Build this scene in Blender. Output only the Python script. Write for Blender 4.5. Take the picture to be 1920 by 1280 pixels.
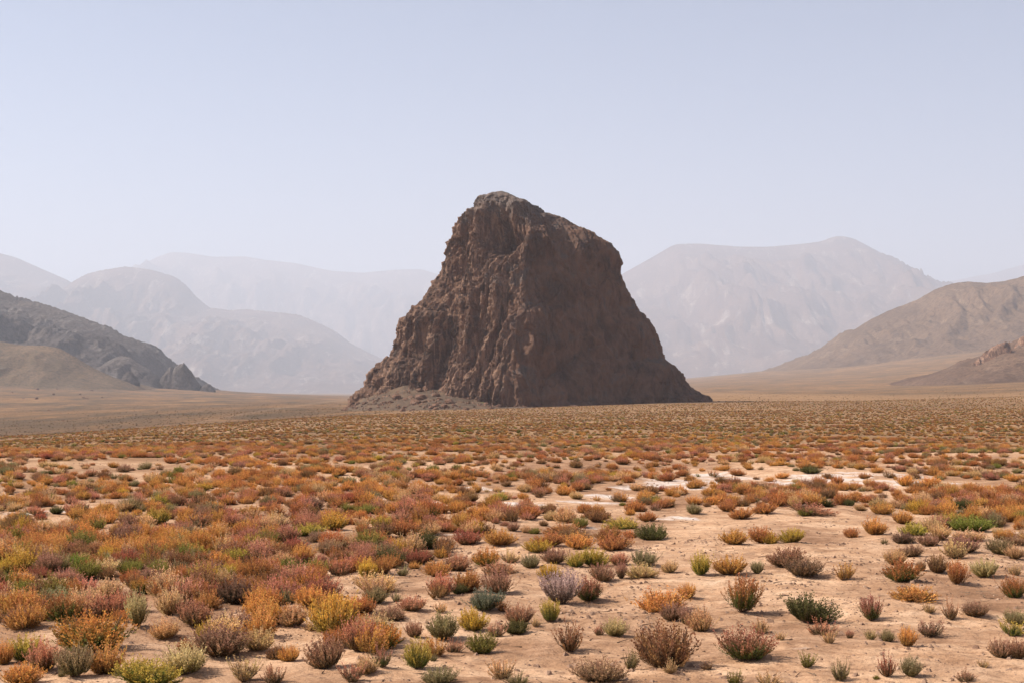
import bpy, math, random
import numpy as np
from math import radians

for _o in list(bpy.data.objects):
    bpy.data.objects.remove(_o)
scene = bpy.context.scene
COL = scene.collection

# ------------------------------------------------------------------ camera
F = 2666.7            # focal length in pixels of the 1920 px wide photograph
YH = 715.0            # row of the true horizon
H = 2.2               # eye height above the near ground
cam_data = bpy.data.cameras.new('camera')
cam_data.lens = 50.0
cam_data.sensor_width = 36.0
cam_data.shift_y = (YH - 640.0) / 1920.0
cam_data.clip_start = 0.1
cam_data.clip_end = 30000.0
cam = bpy.data.objects.new('camera', cam_data)
cam.location = (0, 0, H)
cam.rotation_euler = (radians(90), 0, 0)
COL.objects.link(cam)
scene.camera = cam

# ------------------------------------------------------------------ sky and sun
SUN_EL = radians(45.0)
SUN_AZ = radians(-87.0)        # compass angle from +Y towards +X
world = bpy.data.worlds.new('World')
scene.world = world
world.use_nodes = True
wn = world.node_tree.nodes
wn.clear()
wo = wn.new('ShaderNodeOutputWorld')
wb = wn.new('ShaderNodeBackground')
sky = wn.new('ShaderNodeTexSky')
sky.sky_type = 'NISHITA'
sky.sun_disc = False
sky.sun_elevation = SUN_EL
sky.sun_rotation = SUN_AZ
sky.altitude = 3000.0
sky.air_density = 1.0
sky.dust_density = 1.6
sky.ozone_density = 1.2
wb.inputs['Strength'].default_value = 0.07
world.node_tree.links.new(sky.outputs[0], wb.inputs[0])
world.node_tree.links.new(wb.outputs[0], wo.inputs[0])

sun_data = bpy.data.lights.new('sun', 'SUN')
sun_data.energy = 5.0
sun_data.angle = radians(0.55)
sun_data.color = (1.0, 0.94, 0.85)
sun = bpy.data.objects.new('sun', sun_data)
from mathutils import Vector
to_sun = Vector((math.sin(SUN_AZ) * math.cos(SUN_EL), math.cos(SUN_AZ) * math.cos(SUN_EL), math.sin(SUN_EL)))
sun.rotation_euler = (-to_sun).to_track_quat('-Z', 'Y').to_euler()
sun.location = (-40, 20, 60)
COL.objects.link(sun)

scene.view_settings.view_transform = 'Standard'
scene.view_settings.look = 'None'
scene.view_settings.gamma = 1.0
scene.view_settings.exposure = 0.87
scene.view_settings.use_curve_mapping = False
scene.render.engine = 'CYCLES'
scene.cycles.max_bounces = 6
scene.cycles.diffuse_bounces = 3
scene.cycles.transmission_bounces = 3
scene.cycles.volume_bounces = 1
scene.cycles.use_denoising = True

HAZE_DENSITY = 0.000115

# ------------------------------------------------------------------ helpers: noise
_rng = np.random.RandomState(7)
_perm = _rng.permutation(512).astype(np.int64)
_perm = np.concatenate([_perm, _perm])
_g3 = _rng.normal(size=(512, 3))
_g3 /= np.linalg.norm(_g3, axis=1)[:, None]

def perlin(x, y, z):
    x = np.asarray(x, float); y = np.asarray(y, float); z = np.asarray(z, float)
    x, y, z = np.broadcast_arrays(x, y, z)
    xi = np.floor(x).astype(np.int64); yi = np.floor(y).astype(np.int64); zi = np.floor(z).astype(np.int64)
    xf = x - xi; yf = y - yi; zf = z - zi
    u = xf * xf * xf * (xf * (xf * 6 - 15) + 10)
    v = yf * yf * yf * (yf * (yf * 6 - 15) + 10)
    w = zf * zf * zf * (zf * (zf * 6 - 15) + 10)
    def corner(i, j, k):
        h = _perm[_perm[_perm[(xi + i) & 511] + ((yi + j) & 511)] + ((zi + k) & 511)]
        g = _g3[h]
        return g[..., 0] * (xf - i) + g[..., 1] * (yf - j) + g[..., 2] * (zf - k)
    def lerp(a, b, t): return a + (b - a) * t
    return 1.6 * lerp(lerp(lerp(corner(0, 0, 0), corner(1, 0, 0), u), lerp(corner(0, 1, 0), corner(1, 1, 0), u), v),
                      lerp(lerp(corner(0, 0, 1), corner(1, 0, 1), u), lerp(corner(0, 1, 1), corner(1, 1, 1), u), v), w)

def fbm(x, y, z, octaves=4, gain=0.5, lac=2.03):
    s = 0; a = 1.0; f = 1.0
    for i in range(octaves):
        s = s + a * perlin(x * f + 17.3 * i, y * f - 9.1 * i, z * f + 4.7 * i)
        a *= gain; f *= lac
    return s

def ridged(x, y, z, octaves=4, gain=0.5, lac=2.07):
    s = 0; a = 1.0; f = 1.0
    for i in range(octaves):
        s = s + a * (1 - 2 * np.abs(perlin(x * f + 31.7 * i, y * f + 5.3 * i, z * f - 12.9 * i)))
        a *= gain; f *= lac
    return s

def cells(x, y, z, seed=0):
    """Voronoi: value of the nearest cell (0..1) and F2-F1"""
    xi = np.floor(x).astype(np.int64); yi = np.floor(y).astype(np.int64); zi = np.floor(z).astype(np.int64)
    f1 = np.full(x.shape, 1e9); f2 = np.full(x.shape, 1e9); val = np.zeros(x.shape)
    for i in (-1, 0, 1):
        for j in (-1, 0, 1):
            for k in (-1, 0, 1):
                h = _perm[_perm[_perm[(xi + i + seed) & 511] + ((yi + j) & 511)] + ((zi + k) & 511)]
                px = xi + i + 0.5 + 0.45 * _g3[h, 0]
                py = yi + j + 0.5 + 0.45 * _g3[h, 1]
                pz = zi + k + 0.5 + 0.45 * _g3[h, 2]
                d = (px - x) ** 2 + (py - y) ** 2 + (pz - z) ** 2
                new = d < f1
                f2 = np.where(new, f1, np.minimum(f2, d))
                f1 = np.where(new, d, f1)
                val = np.where(new, (h % 97) / 97.0, val)
    return val, np.sqrt(f2) - np.sqrt(f1)

def smooth(a, b, x):
    t = np.clip((x - a) / (b - a), 0, 1)
    return t * t * (3 - 2 * t)

# ------------------------------------------------------------------ helpers: objects
def mesh_from(name, verts, faces, mat=None, smooth_shade=True, attrs=None):
    me = bpy.data.meshes.new(name)
    verts = np.ascontiguousarray(verts, dtype=np.float32)
    faces = np.ascontiguousarray(faces, dtype=np.int32)
    n = faces.shape[1]
    me.vertices.add(len(verts)); me.vertices.foreach_set('co', verts.ravel())
    me.loops.add(faces.size); me.loops.foreach_set('vertex_index', faces.ravel())
    me.polygons.add(len(faces))
    me.polygons.foreach_set('loop_start', np.arange(0, faces.size, n, dtype=np.int32))
    me.polygons.foreach_set('loop_total', np.full(len(faces), n, dtype=np.int32))
    me.polygons.foreach_set('use_smooth', np.full(len(faces), bool(smooth_shade)))
    for k, a in (attrs or {}).items():
        a = np.ascontiguousarray(a, dtype=np.float32)
        if a.ndim == 1:
            at = me.attributes.new(k, 'FLOAT', 'POINT'); at.data.foreach_set('value', a)
        else:
            at = me.attributes.new(k, 'FLOAT_COLOR', 'POINT')
            if a.shape[1] == 3: a = np.concatenate([a, np.ones((len(a), 1), np.float32)], 1)
            at.data.foreach_set('color', np.ascontiguousarray(a).ravel())
    me.update(calc_edges=True)
    me.validate()
    if mat: me.materials.append(mat)
    return me

def obj(name, data, parent=None, loc=None):
    o = bpy.data.objects.new(name, data)
    COL.objects.link(o)
    if parent: o.parent = parent
    if loc is not None: o.location = loc
    return o

def tag(o, label=None, cat=None, group=None, kind=None):
    if label: o['label'] = label
    if cat: o['category'] = cat
    if group: o['group'] = group
    if kind: o['kind'] = kind
    return o

def grid_faces(nu, nv, wrap=False):
    i = np.arange(nu if wrap else nu - 1); j = np.arange(nv - 1)
    I, J = np.meshgrid(i, j, indexing='ij')
    I2 = (I + 1) % nu
    return np.stack([I * nv + J, I2 * nv + J, I2 * nv + J + 1, I * nv + J + 1], -1).reshape(-1, 4)

# ------------------------------------------------------------------ helpers: shader nodes
class Nodes:
    def __init__(self, name):
        self.mat = bpy.data.materials.new(name); self.mat.use_nodes = True
        self.t = self.mat.node_tree; self.t.nodes.clear()
        self.out = self.t.nodes.new('ShaderNodeOutputMaterial')
    def new(self, kind, **kw):
        n = self.t.nodes.new(kind)
        for k, v in kw.items(): setattr(n, k, v)
        return n
    def link(self, a, b): self.t.links.new(a, b)
    def put(self, sock, v):
        if isinstance(v, bpy.types.NodeSocket): self.link(v, sock)
        elif isinstance(v, (tuple, list)) and len(v) == 3 and sock.type == 'RGBA': sock.default_value = (*v, 1)
        else: sock.default_value = v
    def attr(self, name, kind='GEOMETRY', out='Fac'):
        n = self.new('ShaderNodeAttribute', attribute_name=name, attribute_type=kind)
        return n.outputs[out]
    def noise(self, vec, scale, detail=5, rough=0.55, dist=0.0):
        n = self.new('ShaderNodeTexNoise')
        self.put(n.inputs['Vector'], vec); n.inputs['Scale'].default_value = scale
        n.inputs['Detail'].default_value = detail; n.inputs['Roughness'].default_value = rough
        n.inputs['Distortion'].default_value = dist
        return n.outputs['Fac']
    def ramp(self, fac, stops):
        n = self.new('ShaderNodeValToRGB'); self.put(n.inputs[0], fac)
        e = n.color_ramp.elements
        while len(e) < len(stops): e.new(0.5)
        for el, (p, c) in zip(e, stops):
            el.position = p
            el.color = (*c, 1) if isinstance(c, (tuple, list)) else (c, c, c, 1)
        return n.outputs[0]
    def mix(self, fac, a, b, mode='MIX'):
        n = self.new('ShaderNodeMix', data_type='RGBA', blend_type=mode)
        self.put(n.inputs[0], fac); self.put(n.inputs[6], a); self.put(n.inputs[7], b)
        return n.outputs[2]
    def math(self, op, a, b=0.0, clamp=False):
        n = self.new('ShaderNodeMath', operation=op, use_clamp=clamp)
        self.put(n.inputs[0], a); self.put(n.inputs[1], b)
        return n.outputs[0]
    def pos(self): return self.new('ShaderNodeNewGeometry').outputs['Position']
    def objco(self): return self.new('ShaderNodeTexCoord').outputs['Object']
    def scaled(self, vec, s, rot=(0, 0, 0)):
        n = self.new('ShaderNodeMapping'); self.put(n.inputs[0], vec)
        n.inputs['Scale'].default_value = s; n.inputs['Rotation'].default_value = rot
        return n.outputs[0]
    def bump(self, height, strength, dist, normal=None):
        n = self.new('ShaderNodeBump'); self.put(n.inputs['Height'], height)
        self.put(n.inputs['Strength'], strength); n.inputs['Distance'].default_value = dist
        if normal is not None: self.link(normal, n.inputs['Normal'])
        return n.outputs[0]
    def finish(self, colour, rough=0.9, normal=None, spec=0.2):
        b = self.new('ShaderNodeBsdfPrincipled')
        self.put(b.inputs['Base Color'], colour); self.put(b.inputs['Roughness'], rough)
        b.inputs['Specular IOR Level'].default_value = spec
        if normal is not None: self.link(normal, b.inputs['Normal'])
        self.link(b.outputs[0], self.out.inputs[0])
        return self.mat

# ------------------------------------------------------------------ the lie of the land
def z_of(py, d):                       # height of a point d metres away that is seen in row py
    return H - (py - YH) / F * d
_NEAR = [(1.0, None), (12.0, None), (38.0, None)]
_COLS = {      # photograph column: (distance in m, row in which the ground there is seen)
    -500: [(70, 850), (120, 838), (180, 830), (230, 826), (300, 832), (450, 805), (600, 766), (800, 716), (950, 678), (1200, 630), (3000, 660), (8000, 690)],
    0:    [(70, 843), (120, 831), (180, 822), (230, 817), (300, 824), (450, 797), (600, 763), (800, 723), (950, 694), (1060, 684), (1200, 690), (3000, 725), (8000, 725)],
    320:  [(70, 837), (140, 816), (200, 804), (260, 796), (330, 800), (450, 778), (600, 757), (800, 739), (1000, 725), (1300, 733), (3000, 735), (8000, 725)],
    640:  [(70, 830), (140, 803), (230, 783), (300, 776), (360, 778), (450, 766), (600, 753), (900, 745), (1500, 740), (3000, 736), (8000, 725)],
    960:  [(70, 826), (140, 798), (300, 775), (430, 764), (600, 750), (1000, 742), (3000, 735), (8000, 725)],
    1300: [(70, 825), (140, 795), (300, 769), (480, 747), (700, 733), (1000, 720), (1500, 710), (3000, 706), (8000, 712)],
    1600: [(70, 825), (140, 794), (300, 767), (500, 747), (700, 731), (900, 713), (1100, 698), (1400, 682), (1600, 676), (3000, 695), (8000, 705)],
    1920: [(70, 825), (140, 793), (300, 763), (500, 735), (650, 716), (900, 682), (1200, 645), (1500, 615), (3000, 650), (8000, 695)],
    2450: [(70, 825), (140, 790), (300, 752), (500, 713), (900, 660), (1200, 620), (1500, 590), (3000, 630), (8000, 690)],
}
def stretch(d): return d if d <= 450 else 450 + (d - 450) * 3.1
_lg = np.linspace(0, math.log(27000.0), 470)
_pxs = np.arange(-900, 2901, 20.0)
_tab = []
for _c, _pts in sorted(_COLS.items()):
    _d = [1.0, 12.0, 36.0, 44.0] + [stretch(p[0]) for p in _pts]
    _z = [0.0, 0.0, 0.0, -0.06] + [z_of(p[1], stretch(p[0])) for p in _pts]
    _tab.append(np.interp(_lg, np.log(_d), _z))
_tab = np.array(_tab)
_cx = np.array(sorted(_COLS))
_T = np.array([[np.interp(p, _cx, _tab[:, k]) for k in range(len(_lg))] for p in _pxs])
def _blur(A, axis, s):
    r = int(3 * s) + 1
    k = np.exp(-0.5 * (np.arange(-r, r + 1) / s) ** 2); k /= k.sum()
    P = np.pad(A, [(r, r) if a == axis else (0, 0) for a in (0, 1)], mode='edge')
    out = 0
    for i in range(2 * r + 1):
        sl = [slice(None)] * 2; sl[axis] = slice(i, i + A.shape[axis])
        out = out + k[i] * P[tuple(sl)]
    return out
_T = _blur(_blur(_T, 0, 5.0), 1, 3.2)

def ground_base(x, y):
    x = np.asarray(x, float); y = np.asarray(y, float)
    d = np.maximum(np.hypot(x, y) * 0 + np.maximum(y, 0.35 * np.abs(x)), 1.0)
    px = np.clip(960 + F * x / d, _pxs[0], _pxs[-1] - 1)
    l = np.clip(np.log(d), 0, _lg[-1] - 1e-6)
    a = (px - _pxs[0]) / 20.0; b = l / (_lg[1] - _lg[0])
    i = np.clip(a.astype(int), 0, len(_pxs) - 2); j = np.clip(b.astype(int), 0, len(_lg) - 2)
    a = a - i; b = b - j
    z = (_T[i, j] * (1 - a) * (1 - b) + _T[i + 1, j] * a * (1 - b) + _T[i, j + 1] * (1 - a) * b + _T[i + 1, j + 1] * a * b)
    return np.where(y > 0.35 * np.abs(x), z, z * smooth(-300, 0.0, y - 0.35 * np.abs(x)))

def ground_z(x, y):
    x = np.asarray(x, float); y = np.asarray(y, float)
    d = np.hypot(x, y)
    z = ground_base(x, y)
    z = z + 0.045 * fbm(x * 0.55, y * 0.55, 0.3, 3) * smooth(80, 30, d) + 0.020 * fbm(x * 3.1, y * 3.1, 2.2, 3) * smooth(40, 15, d)
    z = z + 0.12 * fbm(x * 0.12, y * 0.12, 9.0, 2) * smooth(6, 25, d) * smooth(400, 100, d)
    z = z + 0.9 * fbm(x * 0.012, y * 0.012, 3.0, 4) * smooth(400, 1200, d)
    return z

_DS = np.exp(np.linspace(math.log(5), math.log(8000), 660))
def on_ground(px, py):
    """point of the ground seen at (px, py)"""
    px = float(px); py = float(py)
    xs = (px - 960) / F * _DS
    row = YH + F * (H - ground_base(xs, _DS)) / _DS
    k = np.nonzero(row <= py)[0]
    if not len(k): k = len(_DS) - 1; d = _DS[k]
    else:
        k = max(int(k[0]), 1)
        t = (row[k - 1] - py) / max(row[k - 1] - row[k], 1e-9)
        d = _DS[k - 1] + np.clip(t, 0, 1) * (_DS[k] - _DS[k - 1])
    return (px - 960) / F * d, d, float(ground_z(np.array([(px - 960) / F * d]), np.array([d]))[0])
# ------------------------------------------------------------------ ground sheet
def ground_material():
    n = Nodes('desert_soil')
    p = n.pos()
    salt = n.attr('salt'); far = n.attr('far'); hill = n.attr('slope'); track = n.attr('track')
    big = n.noise(p, 0.22, 6, 0.62, 0.8)
    mid = n.noise(n.scaled(p, (0.75, 1.0, 1)), 1.7, 7, 0.68, 1.0)
    fine = n.noise(p, 11.0, 7, 0.74)
    grit = n.noise(p, 48.0, 4, 0.65)
    sand = n.ramp(mid, [(0.28, (0.33, 0.175, 0.092)), (0.43, (0.49, 0.280, 0.158)), (0.57, (0.62, 0.385, 0.232)), (0.74, (0.74, 0.50, 0.33))])
    brown = n.ramp(mid, [(0.30, (0.20, 0.102, 0.054)), (0.48, (0.32, 0.172, 0.094)), (0.66, (0.48, 0.28, 0.165))])
    c = n.mix(n.ramp(big, [(0.43, 0.0), (0.57, 1.0)]), sand, brown)
    c = n.mix(n.ramp(fine, [(0.34, 0.8), (0.48, 0.0)]), c, (0.165, 0.085, 0.050))
    c = n.mix(n.ramp(grit, [(0.32, 0.6), (0.45, 0.0)]), c, (0.11, 0.065, 0.042))
    # crust of salt
    sn = n.noise(p, 1.9, 7, 0.7, 0.6)
    sm = n.ramp(n.math('ADD', n.math('MULTIPLY', salt, 0.36), n.math('MULTIPLY', sn, 1.05)), [(0.76, 0.0), (0.92, 0.9)])
    c = n.mix(sm, c, n.ramp(fine, [(0.32, (0.40, 0.30, 0.235)), (0.52, (0.68, 0.575, 0.50))]))
    # the far plain: low dry growth
    f1 = n.noise(n.scaled(p, (0.35, 1.0, 1)), 0.045, 6, 0.6)
    f2 = n.noise(p, 0.7, 5, 0.7)
    fc = n.ramp(f1, [(0.3, (0.20, 0.112, 0.058)), (0.5, (0.275, 0.153, 0.076)), (0.7, (0.36, 0.21, 0.108))])
    fc = n.mix(n.ramp(f2, [(0.38, 0.7), (0.52, 0.0)]), fc, (0.13, 0.082, 0.035))
    c = n.mix(far, c, fc)
    # the slopes beyond: stony, greyer
    h1 = n.noise(n.scaled(p, (1.0, 0.45, 1)), 0.022, 7, 0.66, 0.8)
    hc = n.ramp(h1, [(0.36, (0.115, 0.080, 0.048)), (0.47, (0.195, 0.115, 0.062)), (0.55, (0.27, 0.145, 0.068)), (0.66, (0.36, 0.20, 0.095))])
    hc = n.mix(n.ramp(n.noise(p, 0.14, 6, 0.72), [(0.36, 0.75), (0.52, 0.0)]), hc, (0.085, 0.058, 0.037))
    hc = n.mix(n.ramp(f2, [(0.34, 0.6), (0.50, 0.0)]), hc, (0.10, 0.07, 0.045))
    c = n.mix(hill, c, hc)
    c = n.mix(n.math('MULTIPLY', track, 0.40), c, (0.33, 0.215, 0.135))
    b1 = n.bump(n.noise(p, 7.0, 7, 0.7), 0.7, 0.05)
    b2 = n.bump(fine, 0.6, 0.02, b1)
    b3 = n.bump(n.noise(p, 0.5, 7, 0.75), n.math('MULTIPLY', hill, 0.9), 1.6, b2)
    return n.finish(c, 0.95, b3, 0.1)

fine_a = np.linspace(-27, 27, 330)
a_all = np.concatenate([np.linspace(-180, -60, 16, endpoint=False), np.linspace(-60, -27, 22, endpoint=False), fine_a,
                        np.linspace(27, 60, 23)[1:], np.linspace(60, 180, 17)[1:-1]])
r_all = [0.0]
r = 2.0
while r < 24500:
    r_all.append(r)
    r *= 1.0085 if 8 < r < 60 else (1.011 if r < 900 else 1.03)
r_all = np.array(r_all)
A, Rr = np.meshgrid(np.radians(a_all), r_all, indexing='ij')
# rings of equal depth inside the field of view
gx = Rr * np.sin(A); gy = Rr * np.cos(A)
gz = ground_z(gx.ravel(), gy.ravel()).reshape(gx.shape)

SALT = [(800, 946, 46, 9), (700, 940, 55, 6), (960, 941, 30, 6), (1000, 940, 30, 5), (1130, 922, 60, 6), (1260, 908, 90, 9), (1180, 912, 60, 7), (1380, 893, 120, 8),
        (1290, 912, 60, 6), (1480, 897, 110, 9), (1590, 888, 110, 7), (1690, 893, 70, 8), (1760, 905, 50, 6), (1880, 962, 70, 7), (1900, 1000, 45, 14), (1895, 1065, 40, 12),
        (425, 938, 32, 5), (255, 937, 40, 4), (60, 967, 60, 8), (140, 962, 50, 5), (570, 940, 35, 4), (1090, 988, 60, 5), (840, 1000, 70, 4), (620, 935, 35, 4), (1345, 886, 80, 6),
        (1230, 885, 60, 5), (1540, 905, 70, 6), (1270, 970, 60, 4), (1450, 1215, 130, 10), (1560, 1228, 160, 9), (1180, 1240, 120, 10), (1820, 1215, 120, 14), (1750, 1180, 110, 10),
        (880, 1195, 120, 8), (1120, 1140, 110, 7), (300, 1168, 140, 8), (60, 1190, 60, 8), (700, 1235, 100, 9), (1330, 1050, 80, 4), (1420, 905, 130, 10), (1550, 895, 150, 12), (1300, 900, 140, 9), (1660, 905, 110, 9), (1130, 935, 90, 6), (1840, 958, 60, 6), (900, 915, 60, 5)]
salt = np.zeros(gx.shape)
dd = np.maximum(gy, 0.5)
gpx = 960 + F * gx / dd
gpy = YH + F * (H - gz) / dd
near = (gy > 3) & (Rr < 90)
wob = fbm(gx * 0.9, gy * 0.9, 5.5, 3)
for k, (sx, sy, sw, sh) in enumerate(SALT):
    X0, Y0, _ = on_ground(sx, sy)
    hw = sw * Y0 / F; hd = sh * Y0 * Y0 / (F * H)
    q = ((gx - X0) / hw) ** 2 + ((gy - Y0) / hd) ** 2
    s = np.clip(1.1 - 0.9 * q + 0.6 * wob, 0, 1) * (1.0 if sy < 1010 else 0.36)
    salt = np.where(near, np.maximum(salt, s), salt)
far = smooth(30, 72, Rr + 14 * fbm(gx * 0.05, gy * 0.05, 0.1, 2))
edge = np.interp(gpx, [-900, 0, 320, 640, 800, 960, 1300, 1600, 1920, 2800], [225, 230, 262, 305, 390, 600, 1000, 680, 540, 420])
slope = smooth(0.97, 1.18, Rr / edge + 0.06 * fbm(gx * 0.02, gy * 0.02, 8.0, 3)) * np.interp(gpx, [500, 900, 1250, 1500], [1.0, 0.9, 0.8, 0.8])
# the pale track running across the left slope
trk = np.interp(gpx, [230, 345, 420, 520, 600, 650], [806, 797, 782, 765, 754, 749])
track = np.exp(-((gpy - trk) / 1.5) ** 2) * (Rr > 330) * (Rr < 1900) * (gpx > 230) * (gpx < 660)
gfaces = grid_faces(len(a_all), len(r_all), wrap=True)
g_me = mesh_from('ground', np.stack([gx, gy, gz], -1).reshape(-1, 3), gfaces[:, ::-1], ground_material(), True,
                 {'salt': salt.ravel(), 'far': far.ravel(), 'slope': slope.ravel(), 'track': track.ravel()})
ground = tag(obj('ground', g_me), kind='structure', label='salt-crusted sandy desert plain running back to the hills')

# ------------------------------------------------------------------ hills
def hill_material(name, dark, mid, light, pale, scale, streak=0.5, rock=0.0):
    n = Nodes(name)
    p = n.pos()
    a = n.noise(p, 0.012 * scale, 7, 0.62, 0.6)
    s = n.noise(n.scaled(p, (1.0, 0.22, 0.3), (0, 0, radians(18))), 0.05 * scale, 6, 0.65, 1.0)
    f = n.noise(p, 0.22 * scale, 8, 0.76)
    c = n.ramp(a, [(0.33, dark), (0.5, mid), (0.68, light)])
    c = n.mix(n.math('MULTIPLY', n.ramp(s, [(0.56, 0.0), (0.68, 1.0)]), streak), c, pale)
    c = n.mix(n.ramp(f, [(0.38, 0.8), (0.54, 0.0)]), c, tuple(v * 0.5 for v in dark))
    b = n.bump(f, 1.0, 4.0 / scale)
    if rock:
        b = n.bump(n.noise(p, 0.12 * scale, 8, 0.75), rock, 6.0 / scale, b)
    return n.finish(c, 0.95, b, 0.1)

M_SAND = hill_material('sandy_scree', (0.135, 0.082, 0.050), (0.20, 0.122, 0.074), (0.265, 0.162, 0.097), (0.42, 0.28, 0.18), 0.55, 0.5)
M_GREY = hill_material('grey_rock_slope', (0.10, 0.077, 0.068), (0.15, 0.116, 0.100), (0.21, 0.165, 0.138), (0.46, 0.40, 0.36), 0.9, 0.5, 0.8)
M_FARB = hill_material('far_brown_slope', (0.095, 0.052, 0.038), (0.165, 0.092, 0.064), (0.235, 0.140, 0.094), (0.52, 0.42, 0.34), 0.24, 0.75)
M_RUST = hill_material('red_brown_scree', (0.12, 0.072, 0.050), (0.175, 0.105, 0.071), (0.235, 0.145, 0.096), (0.34, 0.23, 0.155), 1.6, 0.4)

def hill(name, label, sky_pts, dist, front, back, mat, foot_drop=6.0, gully=0.10, gscale=60.0, crest_rough=0.4, steep=1.25, nu=330, nv=96, seed=0, lean=0.0, crag=0.0):
    """ridge whose crest follows sky_pts (column, row); dist(column) metres away"""
    sky_pts = sorted(sky_pts)
    cx = np.array([p[0] for p in sky_pts], float); cy = np.array([p[1] for p in sky_pts], float)
    px = np.linspace(cx[0], cx[-1], nu)
    dc = np.array([dist(p) if callable(dist) else dist for p in px], float)
    row = np.interp(px, cx, cy)
    k = np.ones(5) / 5; row = np.convolve(np.pad(row, 2, mode='edge'), k, 'valid')
    x = (px - 960) / F * dc
    zc = z_of(row, dc)
    v = np.concatenate([-np.linspace(1, 0, nv * 2 // 3, endpoint=False), np.linspace(0, 1, nv - nv * 2 // 3)])
    U, V = np.meshgrid(np.arange(nu), v, indexing='ij')
    D = np.where(V < 0, front, back)
    X = x[U] + lean * V * D
    spur = 1 + 0.30 * fbm(x / (gscale * 3) + seed, 0.0, 2.0, 3)[U]
    Y = dc[U] + V * D * np.where(V < 0, spur, 1)
    zf = ground_base(X.ravel(), Y.ravel()).reshape(X.shape) - foot_drop
    zf = np.minimum(zf, zc[U] + 0.0)
    t = np.abs(V)
    prof = (1 - t) ** steep
    Z = zf + (zc[U] - zf) * prof
    hgt = np.maximum(zc[U] - zf, 0)
    warp = 0.35 * gscale * fbm(X / (gscale * 2), Y / (gscale * 2), seed + 1.0, 2)
    g = ridged((X + warp) / gscale, Y / (gscale * 3.2), seed + 0.5, 6, 0.55) - 0.6
    body = 4 * prof * (1 - prof) * smooth(0.98, 0.72, prof)
    Z = Z + gully * hgt * g * body
    Z = Z + crest_rough * fbm(X / 13.0, Y / 13.0, seed, 4) * smooth(0, 12, hgt)
    if crag:
        cv, ce = cells(X / 40.0 + 0.3 * fbm(X / 70, Y / 70, 1.0, 2), Y / 40.0, Z / 28.0, seed)
        Z = Z + crag * (cv - 0.5) * smooth(2, 15, hgt) * smooth(0.02, 0.45, body)
        Z = Z + 0.35 * crag * ridged(X / 7.0, Y / 7.0, Z / 5.0, 3) * smooth(2, 15, hgt)
    me = mesh_from(name, np.stack([X, Y, Z], -1).reshape(-1, 3), grid_faces(nu, nv), mat, True)
    return tag(obj(name, me), label, kind='structure')

hill('mountain', 'broad hazy brown mountain with pale streaks and pointed summit behind the butte',
     [(1000, 620), (1090, 560), (1170, 512), (1215, 487), (1265, 458), (1310, 457), (1390, 463), (1440, 463), (1500, 458), (1540, 453), (1562, 444), (1580, 443), (1600, 447), (1640, 468), (1700, 500), (1760, 532), (1850, 580), (2000, 650), (2150, 690)],
     13000, 4400, 2200, M_FARB, 18, 0.14, 560, 1.5, 1.35, seed=3)
hill('mountain', 'palest flat-topped mountain ridge fading into haze left of the butte',
     [(60, 640), (150, 570), (260, 500), (290, 484), (320, 473), (350, 474), (400, 482), (460, 481), (500, 488), (550, 493), (620, 508), (680, 512), (740, 506), (790, 505), (830, 517), (900, 545), (1000, 610), (1100, 680)],
     19000, 4800, 2600, M_FARB, 18, 0.16, 700, 1.5, 1.3, seed=9)
hill('mountain', 'hazy ridge falling from the left edge of the picture',
     [(-700, 440), (-300, 440), (-80, 462), (0, 475), (30, 483), (75, 503), (130, 527), (200, 575), (300, 630), (420, 690), (520, 730)],
     12800, 4200, 2200, M_FARB, 18, 0.16, 560, 1.5, 1.25, seed=12)
hill('mountain', 'hazy craggy-topped mountain with a long shoulder left of the butte',
     [(20, 610), (90, 560), (140, 526), (160, 515), (185, 508), (235, 500), (262, 503), (290, 508), (330, 520), (352, 538), (366, 555), (392, 577), (430, 582), (460, 580), (520, 586), (560, 590), (600, 607), (630, 622), (660, 645), (690, 660), (730, 678), (790, 715), (850, 745)],
     11300, 3500, 2300, M_FARB, 18, 0.15, 400, 4.0, 1.2, seed=5, crag=3.0)
hill('mountain', 'faintest blue mountain slope at the right edge behind the brown hill',
     [(1640, 600), (1760, 532), (1830, 518), (1860, 513), (1920, 496), (2050, 470), (2300, 455), (2700, 470), (2900, 500)],
     21500, 2500, 1500, M_FARB, 18, 0.10, 700, 1.0, 1.2, seed=21)
hill('hill', 'brown sandy hill with eroded gullies at the right',
     [(1380, 740), (1420, 716), (1450, 704), (1490, 686), (1530, 662), (1580, 632), (1625, 603), (1660, 585), (1720, 562), (1755, 542), (1785, 532), (1815, 528), (1850, 531), (1880, 528), (1920, 518), (2050, 480), (2250, 450), (2500, 470)],
     lambda p: 3350 - 0.36 * (p - 1500), 700, 800, M_SAND, 8, 0.21, 125, 0.9, 1.45, nu=400, nv=120, seed=31)
hill('hill', 'rust-brown stony hill foot at the right edge',
     [(1690, 748), (1715, 728), (1740, 712), (1790, 692), (1825, 678), (1850, 664), (1866, 655), (1890, 655), (1920, 637), (1990, 600), (2150, 560), (2400, 540)],
     1160, 200, 250, M_RUST, 3, 0.12, 34, 0.5, 1.1, nu=260, nv=100, seed=41)
hill('hill', 'grey rocky hill with pale scree bands descending from the left edge',
     [(-600, 380), (-300, 450), (-100, 515), (0, 547), (20, 555), (42, 568), (72, 569), (95, 577), (130, 588), (170, 604), (200, 616), (235, 633), (262, 645), (280, 655), (296, 674), (308, 690), (318, 708), (328, 726), (340, 750)],
     lambda p: 2350 - 0.45 * p if p > 0 else 2350, 470, 420, M_GREY, 6, 0.24, 95, 1.0, 0.85, nu=420, nv=130, seed=51, crag=6.0)
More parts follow.
